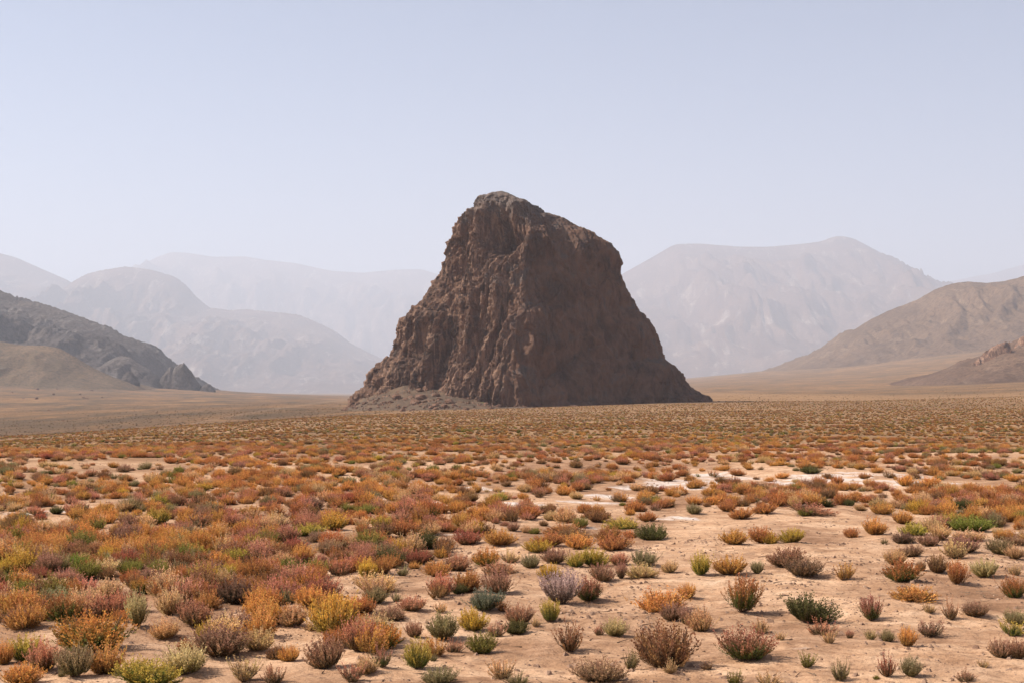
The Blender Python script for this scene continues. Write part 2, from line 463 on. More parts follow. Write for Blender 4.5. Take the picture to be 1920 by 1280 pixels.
hill('hill', 'olive-brown scrubby mound in front of the grey rocky hill',
     [(-700, 600), (-300, 620), (-100, 635), (0, 640), (40, 647), (85, 648), (110, 652), (140, 668), (170, 688), (200, 703), (235, 716), (262, 730), (285, 748)],
     1660, 180, 220, hill_material('olive_scree', (0.125, 0.088, 0.052), (0.195, 0.125, 0.071), (0.27, 0.165, 0.090), (0.34, 0.21, 0.12), 1.5, 0.4), 3, 0.06, 30, 0.35, 1.1, nu=240, nv=80, seed=61)
hill('hill', 'small grey-brown mound at the foot of the rocky hill',
     [(155, 735), (165, 715), (180, 695), (200, 678), (225, 667), (245, 670), (262, 682), (280, 692), (298, 708), (312, 726), (325, 745)],
     1850, 125, 125, M_GREY, 3, 0.08, 16, 0.4, 0.95, nu=120, nv=60, seed=71, crag=0.8)
# ------------------------------------------------------------------ rock
def rock_material(name, k=1.0, butte_like=False):
    n = Nodes(name)
    p = n.objco()
    a = n.noise(p, 0.10, 7, 0.62, 0.8)
    strat = n.noise(n.scaled(p, (1.0, 0.45, 0.22), (0, radians(-20), 0)), 0.45, 7, 0.68, 1.2)
    f = n.noise(p, 1.6, 8, 0.72)
    crk = n.noise(n.scaled(p, (1.0, 0.6, 0.40), (0, radians(-20), 0)), 0.7, 9, 0.74, 1.4)
    c = n.ramp(a, [(0.32, (0.095 * k, 0.052 * k, 0.036 * k)), (0.45, (0.175 * k, 0.088 * k, 0.055 * k)), (0.55, (0.25 * k, 0.122 * k, 0.072 * k)), (0.66, (0.16 * k, 0.115 * k, 0.095 * k))])
    lit_w = n.attr('lit_face') if butte_like else 1.0  # butte's sunlit left face painted paler, its shaded right face left dark
    c = n.mix(n.math('MULTIPLY', n.ramp(strat, [(0.47, 0.0), (0.63, 0.9)]), lit_w), c, (0.54 * k, 0.315 * k, 0.20 * k))  # pale strata, brightened so the left face carries painted sunlight
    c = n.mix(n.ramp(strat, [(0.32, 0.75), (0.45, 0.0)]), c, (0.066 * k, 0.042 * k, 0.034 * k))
    c = n.mix(n.math('MULTIPLY', n.ramp(crk, [(0.36, 0.8), (0.47, 0.0)]), lit_w), c, (0.055 * k, 0.034 * k, 0.027 * k))
    c = n.mix(n.math('MULTIPLY', n.ramp(f, [(0.56, 0.0), (0.74, 0.65)]), lit_w), c, (0.60 * k, 0.41 * k, 0.30 * k))
    if butte_like:
        c = n.mix(n.math('MULTIPLY', n.attr('cap'), 0.6), c, n.ramp(f, [(0.35, (0.10 * k, 0.085 * k, 0.078 * k)), (0.6, (0.30 * k, 0.26 * k, 0.235 * k))]))
    b = n.bump(f, 1.0, 0.35)
    b = n.bump(crk, 0.9, 0.4, b)
    b = n.bump(strat, 0.6, 0.5, b)
    return n.finish(c, 0.9, b, 0.25)

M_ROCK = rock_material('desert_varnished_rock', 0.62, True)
M_BOULDER = rock_material('fallen_rock', 0.75)

# silhouette of the butte in the photograph: row, left column, ridge column, right column
SIL_L = [(358, 926), (361, 908), (365, 894), (372, 890), (384, 887), (388, 876), (398, 863), (420, 853), (445, 846), (467, 838), (485, 834), (502, 829), (519, 819), (546, 806), (560, 802), (566, 790), (581, 775), (592, 766), (597, 753), (612, 748), (636, 740), (667, 730), (681, 711), (704, 692), (725, 684), (741, 664), (775, 645), (800, 640)]
SIL_R = [(358, 949), (362, 960), (369, 967), (376, 985), (382, 1005), (394, 1022), (402, 1052), (414, 1077), (431, 1111), (452, 1147), (464, 1157), (474, 1163), (488, 1166), (498, 1164), (508, 1164), (529, 1173), (543, 1180), (577, 1196), (586, 1209), (612, 1226), (649, 1238), (675, 1248), (684, 1264), (704, 1282), (725, 1294), (736, 1308), (744, 1330), (775, 1350), (800, 1355)]
SIL_M = [(358, 940), (370, 962), (390, 985), (420, 996), (440, 993), (512, 982), (615, 970), (701, 962), (740, 968), (764, 976), (800, 984)]
D0 = 470.0
def build_butte():
    nz_, nu_f = 400, 400
    rows = np.concatenate([np.linspace(358, 420, 70, endpoint=False), np.linspace(420, 800, nz_ - 70)])[::-1]
    z = z_of(rows, 462.0)
    xl = np.interp(rows, *zip(*SIL_L)); xr = np.interp(rows, *zip(*SIL_R)); xm = np.interp(rows, *zip(*SIL_M))
    dl = np.interp(rows, [352, 440, 600, 780], [468, 468, 470, 474])
    dr = np.interp(rows, [352, 440, 600, 780], [468, 474, 480, 484])
    dm = np.interp(rows, [352, 380, 440, 560, 700, 780], [464, 458, 450, 440, 430, 424])
    PL = np.stack([(xl - 960) / F * dl, dl], -1); PR = np.stack([(xr - 960) / F * dr, dr], -1); PM = np.stack([(xm - 960) / F * dm, dm], -1)
    bd = np.interp(rows, [352, 400, 600, 780], [470, 484, 510, 525])
    PB = np.stack([0.5 * (PL[:, 0] + PR[:, 0]) + 3, bd], -1)
    pts = []
    for (P, Q, m, bulge) in ((PL, PM, nu_f, 0.05), (PM, PR, nu_f, 0.05), (PR, PB, 60, 0.15), (PB, PL, 60, 0.15)):
        t = np.linspace(0, 1, m, endpoint=False)[:, None, None]
        e = Q - P
        nrm = np.stack([e[:, 1], -e[:, 0]], -1)
        pts.append(P[None] + t * e[None] + (4 * t * (1 - t) * bulge) * nrm[None])
    pl = np.concatenate(pts, 0)                       # (nu, nz, 2)
    nu = pl.shape[0]
    X = pl[..., 0]; Y = pl[..., 1]; Z = np.broadcast_to(z[None], X.shape).copy()
    # outward normals of the smooth body
    def normals():
        P = np.stack([X, Y, Z], -1)
        du = np.roll(P, -3, 0) - np.roll(P, 3, 0)
        dv = np.gradient(P, axis=1)
        N = np.cross(du, dv)
        return N / np.maximum(np.linalg.norm(N, axis=-1, keepdims=True), 1e-9)
    N = normals()
    N[..., 2] = np.clip(N[..., 2], -0.2, 0.6)
    px = 960 + F * X / Y; py = YH + F * (H - Z) / Y
    front = np.zeros(nu); front[:2 * nu_f] = 1
    uu = np.arange(nu)
    side = np.where(uu < nu_f, uu / nu_f, np.where(uu < 2 * nu_f, 1 - (uu - nu_f) / nu_f, 0))    # 1 at the ridge, 0 at the silhouettes
    side = np.where(uu < 2 * nu_f, side, np.where(uu < 2 * nu_f + 60, (uu - 2 * nu_f) / 120.0, (2 * nu_f + 120 - uu) / 120.0))
    sil = smooth(0.0, 0.20, side)[:, None]
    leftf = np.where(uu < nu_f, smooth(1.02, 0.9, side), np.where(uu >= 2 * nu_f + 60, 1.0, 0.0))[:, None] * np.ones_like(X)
    topf = smooth(358, 390, py)
    # rotated frame: the strata dip down to the left
    th = radians(-17)
    A = X * math.cos(th) + Z * math.sin(th); B = -X * math.sin(th) + Z * math.cos(th)
    w1 = 1.3 * fbm(X / 14, Y / 14, Z / 20, 3)
    soft = 0.14 + 0.86 * sil
    disp = 2.6 * fbm(A / 18, Y / 22, B / 34, 3) * soft
    # left face: steep ribs parted by sharp gullies
    but = ridged((A + w1) / 9.5, 0.3, (B - 0.4 * w1) / 60, 2, 0.5)
    disp += leftf * 3.4 * (but - 0.5) * soft
    rib = np.abs(perlin((A + w1) / 3.4, 2.3, B / 30))
    disp += leftf * 3.6 * (np.minimum(rib, 0.32) - 0.22) * soft
    o0 = np.zeros_like(A)
    wall = smooth(385, 450, py)          # below the sloping summit
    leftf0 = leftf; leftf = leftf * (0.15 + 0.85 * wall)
    cv, ce = cells((A + w1) / 3.0, o0 + 0.5, (B + 2 * w1) / 24.0, 0)
    disp += leftf * 1.8 * (cv - 0.5) * smooth(0.0, 0.10, ce) * soft
    cv2, ce2 = cells((A + 0.4 * w1) / 1.4, o0 + 0.5, (B + 0.8 * w1) / 8.0, 40)
    disp += leftf * (0.7 * (cv2 - 0.5) - 0.35 * smooth(0.10, 0.0, ce2))
    # right face: broad slabs dipping to the right
    A2 = X * math.cos(-th) + Z * math.sin(-th); B2 = -X * math.sin(-th) + Z * math.cos(-th)
    rt = (1 - leftf0) * (0.15 + 0.85 * wall)
    tc, te = cells((X + w1) / 4.2, Y / 4.2, (Z + 0.4 * X) / 2.6, 25)
    tc2, te2 = cells((X + w1) / 1.7, Y / 1.7, (Z + 0.4 * X) / 1.1, 33)
    disp += (1 - wall) * (1.9 * (tc - 0.5) * smooth(0, 0.1, te) + 0.7 * (tc2 - 0.5))
    cv3, ce3 = cells((A2 + 2.5 * w1) / 8.0, o0 + 0.5, (B2 + 2 * w1) / 19.0, 70)
    disp += rt * (2.2 * (cv3 - 0.5) * smooth(0.0, 0.22, ce3) - 0.7 * smooth(0.05, 0.0, ce3)) * soft
    disp += rt * 1.3 * (ridged((A2 + w1) / 6.0, 1.7, B2 / 22, 3, 0.55) - 0.5) * soft
    cv4, ce4 = cells((A2 + w1) / 2.2, o0 + 0.5, (B2 + w1) / 5.5, 90)
    disp += rt * (0.45 * (cv4 - 0.5) * smooth(0, 0.1, ce4) - 0.25 * smooth(0.06, 0.0, ce4))
    disp += (0.16 + 0.34 * leftf) * ridged(A / 1.7, 0.7, B / 6.5, 4, 0.55)
    bv, be = cells(A / 1.5 + 0.2 * w1, Y / 1.9, B / 2.2, 55)
    bv2, be2 = cells(A / 0.75, Y / 0.9, B / 1.1 + 0.2 * w1, 65)
    disp += (0.25 + 0.75 * leftf) * (0.85 * (bv - 0.5) * smooth(0, 0.08, be) + 0.40 * (bv2 - 0.5) - 0.3 * smooth(0.08, 0, be))
    disp += 0.20 * fbm(X / 0.8, Y / 0.8, Z / 1.0, 3)
    # the shaded hollow under the summit, the cleft below it, and other features one can point to
    def blob(cx, cy, sx, sy, rot=0.0, pw=1.0):
        c, s = math.cos(rot), math.sin(rot)
        a = (px - cx) * c + (py - cy) * s; b = -(px - cx) * s + (py - cy) * c
        return np.exp(-((a / sx) ** 2 + (b / sy) ** 2) ** pw)
    fr = front[:, None]
    disp -= fr * 10.5 * blob(938, 441, 27, 36, 0.12, 1.6)
    disp -= fr * 4.5 * blob(966, 437, 18, 12, 0.0, 1.4)
    disp += fr * 2.6 * blob(898, 440, 16, 44, 0.15)
    disp += fr * 2.2 * blob(988, 452, 12, 26, 0.25)
    for (cx, cy, sx, sy, rot, dep) in ((921, 520, 6, 40, 0.35, 3.2), (905, 575, 5, 38, 0.28, 2.4), (927, 640, 5, 46, 0.22, 3.2), (872, 505, 5, 34, 0.3, 2.2), (853, 545, 6, 36, 0.22, 2.0),
                                       (868, 622, 6, 46, 0.25, 3.0), (830, 660, 6, 34, 0.32, 2.6), (802, 640, 7, 50, 0.18, 3.6), (770, 690, 8, 36, 0.25, 3.2), (845, 690, 5, 26, 0.3, 2.2), (893, 668, 5, 36, 0.24, 2.4),
                                       (782, 610, 5, 26, 0.2, 2.5), (948, 590, 4, 40, 0.15, 1.6)):
        disp -= fr * dep * blob(cx, cy, sx, sy, rot, 1.2)
    # the smooth shaded face: a low buttress and a hollow foot
    disp += fr * 3.6 * blob(1218, 716, 34, 28, -0.35, 1.3)
    disp -= fr * 3.0 * blob(1165, 740, 34, 16, -0.3, 1.2)
    disp -= fr * 1.6 * blob(1075, 752, 70, 10, -0.1, 1.2)
    disp -= fr * 1.2 * blob(1180, 640, 8, 60, -0.25)
    disp *= 0.12 + 0.88 * topf
    P = np.stack([X, Y, Z], -1) + N * disp[..., None]
    base = np.array([2.0, D0, -6.0])
    verts = (P - base).reshape(-1, 3)
    faces = grid_faces(nu, nz_, wrap=True)
    cap = P[:, -1].mean(0) - base + np.array([0, 0, 0.4])
    me_v = np.concatenate([verts, cap[None]])
    ring = np.arange(nu) * nz_ + nz_ - 1
    tri = np.stack([ring, np.roll(ring, -1), np.full(nu, len(verts)), np.full(nu, len(verts))], -1)
    allf = np.concatenate([faces, tri[:, :4]])
    # triangles of the cap as degenerate-free quads: drop the doubled corner through from_pydata later
    att = lambda q: np.append(q.ravel(), q.mean())
    me = mesh_from('rock_butte', me_v, faces, M_ROCK, True, {'lit_face': att(0.15 + 0.85 * leftf0), 'cap': att(1 - smooth(380, 432, py + 14 * fbm(X / 8, Y / 8, Z / 8, 3)))})  # sun and shade sides of the butte set into its colour
    import bmesh
    bm = bmesh.new(); bm.from_mesh(me); bm.verts.ensure_lookup_table()
    for a, b in zip(ring, np.roll(ring, -1)):
        f = bm.faces.new((bm.verts[int(a)], bm.verts[int(b)], bm.verts[len(verts)])); f.smooth = True
    bm.normal_update()
    bm.to_mesh(me); bm.free()
    o = obj('rock_butte', me, loc=base)
    tag(o, 'towering dark brown rock butte standing alone on the desert plain', 'rock')
    return o, P[:2 * nu_f]
butte, butte_front = build_butte()

# ------------------------------------------------------------------ scree at its foot
SCREE_TOP = [(600, 775), (640, 768), (668, 742), (700, 728), (735, 718), (757, 711), (790, 716), (830, 722), (870, 728), (900, 738), (925, 750), (950, 762), (990, 772), (1040, 778)]
def scree_z(x, y):
    x = np.asarray(x, float); y = np.asarray(y, float)
    px = 960 + F * x / 455.0
    top = z_of(np.interp(px, *zip(*SCREE_TOP)), 458.0)
    wall = np.interp(px, [600, 664, 970, 1040], [480, 474, 428, 424])      # distance of the rock face in that column
    g = ground_z(x, y)
    t = np.clip((wall + 6 - y) / np.interp(px, [600, 700, 850, 960, 1040], [36, 52, 46, 26, 20]), 0, 1.3)
    h = np.maximum(top - g, 0)
    lim = smooth(602, 668, px) * smooth(1035, 970, px)
    zz = g + h * (1 - np.clip(t, 0, 1)) ** 1.15 * lim
    edge = smooth(0.99, 0.80, t) * lim
    return zz + edge * (0.22 * fbm(x / 3.1, y / 3.1, 1.5, 4) + 0.5 * fbm(x / 11, y / 11, 2.5, 2)) - 0.35 * (1 - edge) - 0.0
nx, ny = 230, 150
SX, SY = np.meshgrid(np.linspace(-64, 16, nx), np.linspace(395, 486, ny), indexing='ij')
SZ = scree_z(SX.ravel(), SY.ravel()).reshape(SX.shape)
spx = 960 + F * SX / SY; spy = YH + F * (H - SZ) / SY
moss = np.zeros(SX.shape)
for (cx, cy, sx, sy) in ((775, 720, 8, 5), (752, 712, 6, 4), (832, 722, 14, 6), (885, 728, 16, 5), (897, 742, 14, 7), (915, 752, 16, 5), (862, 726, 14, 5)):
    moss = np.maximum(moss, np.exp(-((spx - cx) / sx) ** 2 - ((spy - cy) / sy) ** 2))
def scree_material():
    n = Nodes('brown_scree')
    p = n.pos()
    a = n.noise(p, 0.14, 6, 0.6, 0.4); f = n.noise(p, 1.3, 7, 0.72)
    c = n.ramp(a, [(0.32, (0.085, 0.060, 0.042)), (0.5, (0.125, 0.084, 0.056)), (0.68, (0.175, 0.110, 0.068))])
    c = n.mix(n.ramp(f, [(0.34, 0.8), (0.5, 0.0)]), c, (0.085, 0.06, 0.047))
    m = n.math('ADD', n.math('MULTIPLY', n.attr('moss'), 0.75), n.math('MULTIPLY', f, 0.5))
    c = n.mix(n.ramp(m, [(0.55, 0.0), (0.80, 0.85)]), c, (0.22, 0.20, 0.055))
    return n.finish(c, 0.95, n.bump(f, 0.9, 0.5), 0.1)
scree = obj('scree_slope', mesh_from('scree_slope', np.stack([SX, SY, SZ], -1).reshape(-1, 3), grid_faces(nx, ny), scree_material(), True, {'moss': moss.ravel()}))
tag(scree, 'brown scree apron with yellow-green patches at the foot of the butte', kind='structure')

# ------------------------------------------------------------------ boulders
def boulder_mesh(seed, sub=3):
    import bmesh
    bm = bmesh.new(); bmesh.ops.create_icosphere(bm, subdivisions=sub, radius=0.5)
    V = np.array([v.co[:] for v in bm.verts])
    r = np.random.RandomState(seed)
    D = V / np.linalg.norm(V, axis=1)[:, None]
    # planes cut the lump into facets
    rad = np.full(len(D), 0.5)
    for _ in range(13):
        nn = r.normal(size=3); nn /= np.linalg.norm(nn)
        c = D @ nn
        lim = r.uniform(0.30, 0.44)
        rad = np.where(c > 0.05, np.minimum(rad, lim / np.maximum(c, 0.05)), rad)
    rad = rad * (1 + 0.10 * fbm(D[:, 0] * 3 + seed, D[:, 1] * 3, D[:, 2] * 3, 3))
    V = D * rad[:, None] * 1.2
    V[:, 2] = V[:, 2] * 0.85 + 0.22
    for v, c in zip(bm.verts, V): v.co = c
    me = bpy.data.meshes.new('boulder'); bm.to_mesh(me); bm.free()
    me.polygons.foreach_set('use_smooth', np.zeros(len(me.polygons), bool))
    me.materials.append(M_BOULDER)
    return me
BOULDERS = [boulder_mesh(100 + k) for k in range(7)]
_ordn = ['first', 'second', 'third', 'fourth', 'fifth', 'sixth', 'seventh', 'eighth', 'ninth', 'tenth', 'eleventh', 'twelfth', 'thirteenth', 'fourteenth', 'fifteenth',
         'sixteenth', 'seventeenth', 'eighteenth', 'nineteenth', 'twentieth']
SCREE_ROCKS = [(550, 345, 70), (795, 335, 90), (950, 315, 60), (820, 380, 45), (735, 385, 70), (485, 385, 55), (790, 265, 60), (1100, 300, 90), (1030, 430, 60), (1125, 415, 40), (1085, 385, 80),
               (950, 415, 60), (905, 440, 50), (410, 410, 28), (80, 400, 45), (285, 370, 30), (335, 372, 28), (170, 395, 40), (235, 395, 50), (40, 460, 60), (125, 430, 35), (150, 447, 30), (285, 453, 35),
               (287, 474, 25), (370, 437, 30), (640, 432, 30), (610, 495, 60), (715, 465, 35), (765, 468, 18), (690, 505, 20), (825, 447, 20), (790, 430, 18), (885, 495, 25), (940, 455, 40), (1140, 478, 25),
               (1330, 455, 30), (1500, 450, 45), (1450, 402, 45), (980, 352, 45), (1010, 262, 60), (850, 262, 40), (1150, 265, 50), (640, 355, 45), (700, 332, 40), (440, 385, 40), (1245, 485, 55), (1570, 428, 50),
               (160, 300, 60), (208, 288, 70), (262, 302, 40), (312, 276, 42), (880, 225, 50)]
def on_scree(px, py):
    ds = np.linspace(395, 484, 500); xs = (px - 960) / F * ds
    zz = np.maximum(scree_z(xs, ds), ground_z(xs, ds))
    row = YH + F * (H - zz) / ds
    k = np.nonzero(row <= py)[0]; k = k[0] if len(k) else len(ds) - 1
    return xs[k], ds[k], zz[k]
rr = random.Random(4)
rows_b = [[], [], []]
for (zx, zy, w) in SCREE_ROCKS:
    px, py = 640 + zx / 5.333, 680 + (zy + w * 0.22) / 5.333
    rows_b[0 if zy < 340 else 1 if zy < 425 else 2].append((px, py, w / 5.333))
for band, where in zip(rows_b, ('close under the butte wall', 'midway down the scree below the butte', 'along the bottom edge of the scree')):
    band.sort()
    for k, (px, py, w) in enumerate(band):
        x, y, zz = on_scree(px, py)
        s = max(w * y / F * 1.35, 0.8)
        b = obj('boulder', BOULDERS[rr.randrange(7)], loc=(x, y, zz - 0.12 * s))
        b.scale = (s, s * rr.uniform(0.8, 1.1), s * rr.uniform(0.62, 0.85)); b.rotation_euler = (0, 0, rr.uniform(0, 6.28))
        size = 'large' if w > 12 else 'middling' if w > 7.5 else 'small'
        pos = (_ordn[k] + ' from the left') if k < len(band) / 2 else (_ordn[len(band) - 1 - k] + ' from the right')
        tag(b, f'{size} brown boulder {where}, {pos}', 'boulder', 'boulders on the scree')
FOOT_ROCKS = [(1296, 741, 9), (1312, 740, 8), (1322, 742, 5), (1334, 741, 6), (1347, 742, 4), (1281, 745, 5), (1250, 749, 6)]
for k, (px, py, w) in enumerate(FOOT_ROCKS):
    ds = 470.0
    x = (px - 960) / F * ds; zz = float(ground_z(np.array([x]), np.array([ds]))[0])
    s = w * ds / F * 1.15
    b = obj('boulder', BOULDERS[k % 7], loc=(x, ds, zz - 0.1 * s)); b.scale = (s, s, s * 0.75); b.rotation_euler = (0, 0, 1.3 * k)
    tag(b, f'dark boulder fallen at the shaded right foot of the butte, {_ordn[sum(q[0] < px for q in FOOT_ROCKS)]} from the left', 'boulder', 'boulders at the shaded foot of the butte')
# rubble too small to pick apart
def rubble():
    r = np.random.RandomState(11)
    tet = np.array([(1, 0, -.4), (-.5, .87, -.4), (-.5, -.87, -.4), (.2, .1, .8), (-.3, -.2, .7)])
    tf = np.array([(0, 1, 3), (1, 4, 3), (1, 2, 4), (2, 0, 4), (0, 3, 4)])
    x = r.uniform(-62, 8, 9000); y = r.uniform(398, 478, 9000)
    zs = scree_z(x, y); zg = ground_z(x, y)
    keep = (zs > zg + 0.15) & (fbm(x / 5, y / 5, 3.0, 2) + r.uniform(-0.4, 0.4, 9000) > 0.1)
    x = x[keep]; y = y[keep]; zz = zs[keep]; n = len(x)
    s = 0.16 + 0.55 * r.rand(n) ** 3
    a = r.uniform(0, 6.28, n); c, q = np.cos(a)[:, None], np.sin(a)[:, None]
    T = tet[None] * r.uniform(0.7, 1.3, size=(n, 5, 3)) * s[:, None, None]
    W = np.stack([T[..., 0] * c - T[..., 1] * q, T[..., 0] * q + T[..., 1] * c, T[..., 2]], -1) + np.stack([x, y, zz], -1)[:, None]
    V = [W.reshape(-1, 3)]; Fc = [(tf[None] + 5 * np.arange(n)[:, None, None]).reshape(-1, 3)]
    return mesh_from('rubble', np.concatenate(V), np.concatenate(Fc), M_BOULDER, False)
tag(obj('rubble', rubble()), 'small broken stones strewn over the scree below the butte', 'rubble', kind='stuff')

# stones dotted over the left slope
SLOPE_ROCKS = [(185, 842, 24), (295, 792, 14), (470, 802, 16), (445, 842, 20), (410, 822, 14), (430, 838, 14), (525, 836, 12), (570, 829, 10), (775, 797, 10), (190, 797, 22), (325, 955, 20), (775, 949, 16), (805, 916, 12),
               (830, 936, 16), (870, 925, 12), (895, 925, 12), (275, 821, 14), (770, 831, 12), (60, 812, 14), (100, 770, 12), (700, 925, 12), (740, 938, 12), (250, 905, 12), (120, 840, 12)]
slope_rows = [[], [], []]
for r_ in SLOPE_ROCKS: slope_rows[0 if r_[1] < 815 else 1 if r_[1] < 900 else 2].append(r_)
for band, where in zip(slope_rows, ('high on', 'halfway down', 'low on')):
    band.sort()
    for k, (zx, zy, w) in enumerate(band):
        x, y, zz = on_ground(zx / 2.743, 440 + zy / 2.743)
        s = max(w / 2.743 * y / F, 0.5)
        b = obj('boulder', BOULDERS[rr.randrange(7)], loc=(x, y, zz - 0.1 * s))
        b.scale = (s, s, s * rr.uniform(0.6, 0.85)); b.rotation_euler = (0, 0, rr.uniform(0, 6.28))
        tag(b, f'small dark boulder {where} the brown slope below the grey hill, {_ordn[k]} from left', 'boulder', 'dark boulders on the brown slope')

# outcrops: craggy lumps with their own silhouettes
def outcrop(label, sil, dist, depth, seed, name='rock_outcrop', mat=None, rough=1.0):
    cx = np.array([p[0] for p in sil], float); cy = np.array([p[1] for p in sil], float)
    nu, nv = 90, 60
    px = np.linspace(cx[0], cx[-1], nu)
    zc = z_of(np.interp(px, cx, cy), dist)
    x = (px - 960) / F * dist
    v = np.linspace(-1, 1, nv)
    U, V = np.meshgrid(np.arange(nu), v, indexing='ij')
    X = x[U]; Y = dist + V * depth
    zf = ground_base(X.ravel(), Y.ravel()).reshape(X.shape) - 4
    if mat is None: mat = M_BOULDER
    hh = zc[U] - zf
    Z = zf + hh * (1 - np.abs(V) ** 2.2) ** 0.8
    q = 0.12 * np.clip(hh, 0, 30)
    cv, ce = cells(X / 8.0, Y / 8.0, Z / 9.0, seed)
    Z = Z + rough * (cv - 0.5) * q * 1.5 * (np.abs(V) > 0.08) + rough * 0.5 * ridged(X / 3, Y / 3, Z / 4 + seed, 3) * smooth(0, 6, hh)
    base = np.array([float(x.mean()), dist, float(zf.min())])
    me = mesh_from(name, (np.stack([X, Y, Z], -1) - base).reshape(-1, 3), grid_faces(nu, nv), mat, True)
    return tag(obj(name, me, loc=base), label, 'rock')
outcrop('pointed brown rock knob at the end of the grey rocky hill', [(298, 722), (306, 706), (313, 697), (322, 689), (327, 695), (331, 688), (337, 683), (344, 682), (349, 688), (357, 697), (366, 710), (376, 724)], 1850, 19, 5, mat=M_GREY)
outcrop('low flat rock lying just right of the pointed rock knob', [(376, 730), (383, 722), (390, 720), (397, 723), (403, 732)], 1840, 9, 8, mat=M_GREY)
outcrop('small dark rock at the foot of the grey-brown mound', [(226, 716), (232, 702), (240, 697), (248, 699), (256, 712), (260, 717)], 1690, 12, 15, mat=M_GREY)
outcrop('long dark rock rib slanting down the rust-brown hill foot', [(1826, 684), (1838, 672), (1850, 662), (1862, 653), (1876, 647), (1886, 644), (1893, 648), (1897, 668)], 1145, 9, 18)
outcrop('dark crag at the right edge above the rust-brown hill foot', [(1898, 664), (1904, 648), (1912, 637), (1922, 630), (1940, 620), (1965, 612), (1990, 640)], 1155, 14, 28)
# ------------------------------------------------------------------ shrubs
def shrub_material():
    n = Nodes('dry_shrub_leaf')
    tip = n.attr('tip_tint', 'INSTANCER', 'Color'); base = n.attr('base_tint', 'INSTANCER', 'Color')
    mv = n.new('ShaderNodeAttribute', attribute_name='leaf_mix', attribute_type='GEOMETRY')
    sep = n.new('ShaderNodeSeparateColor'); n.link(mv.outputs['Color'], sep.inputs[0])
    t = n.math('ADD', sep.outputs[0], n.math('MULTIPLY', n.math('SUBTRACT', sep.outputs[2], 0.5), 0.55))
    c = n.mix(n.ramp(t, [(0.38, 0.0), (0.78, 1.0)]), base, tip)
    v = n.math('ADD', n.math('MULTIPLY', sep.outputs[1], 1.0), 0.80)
    hs = n.new('ShaderNodeHueSaturation')
    n.put(hs.inputs['Color'], c); n.put(hs.inputs['Value'], v)
    n.put(hs.inputs['Hue'], n.math('ADD', n.math('MULTIPLY', sep.outputs[2], 0.036), 0.482))
    d = n.new('ShaderNodeBsdfDiffuse'); n.link(hs.outputs[0], d.inputs[0])
    tr = n.new('ShaderNodeBsdfTranslucent'); n.link(hs.outputs[0], tr.inputs[0])
    mx = n.new('ShaderNodeMixShader'); mx.inputs[0].default_value = 0.38
    n.link(d.outputs[0], mx.inputs[1]); n.link(tr.outputs[0], mx.inputs[2]); n.link(mx.outputs[0], n.out.inputs[0])
    return n.mat
M_LEAF = shrub_material()
def twig_material():
    n = Nodes('dry_twig')
    return n.finish(n.ramp(n.noise(n.objco(), 20, 4), [(0.3, (0.10, 0.062, 0.04)), (0.7, (0.24, 0.16, 0.105))]), 0.9, None, 0.1)
M_TWIG = twig_material()

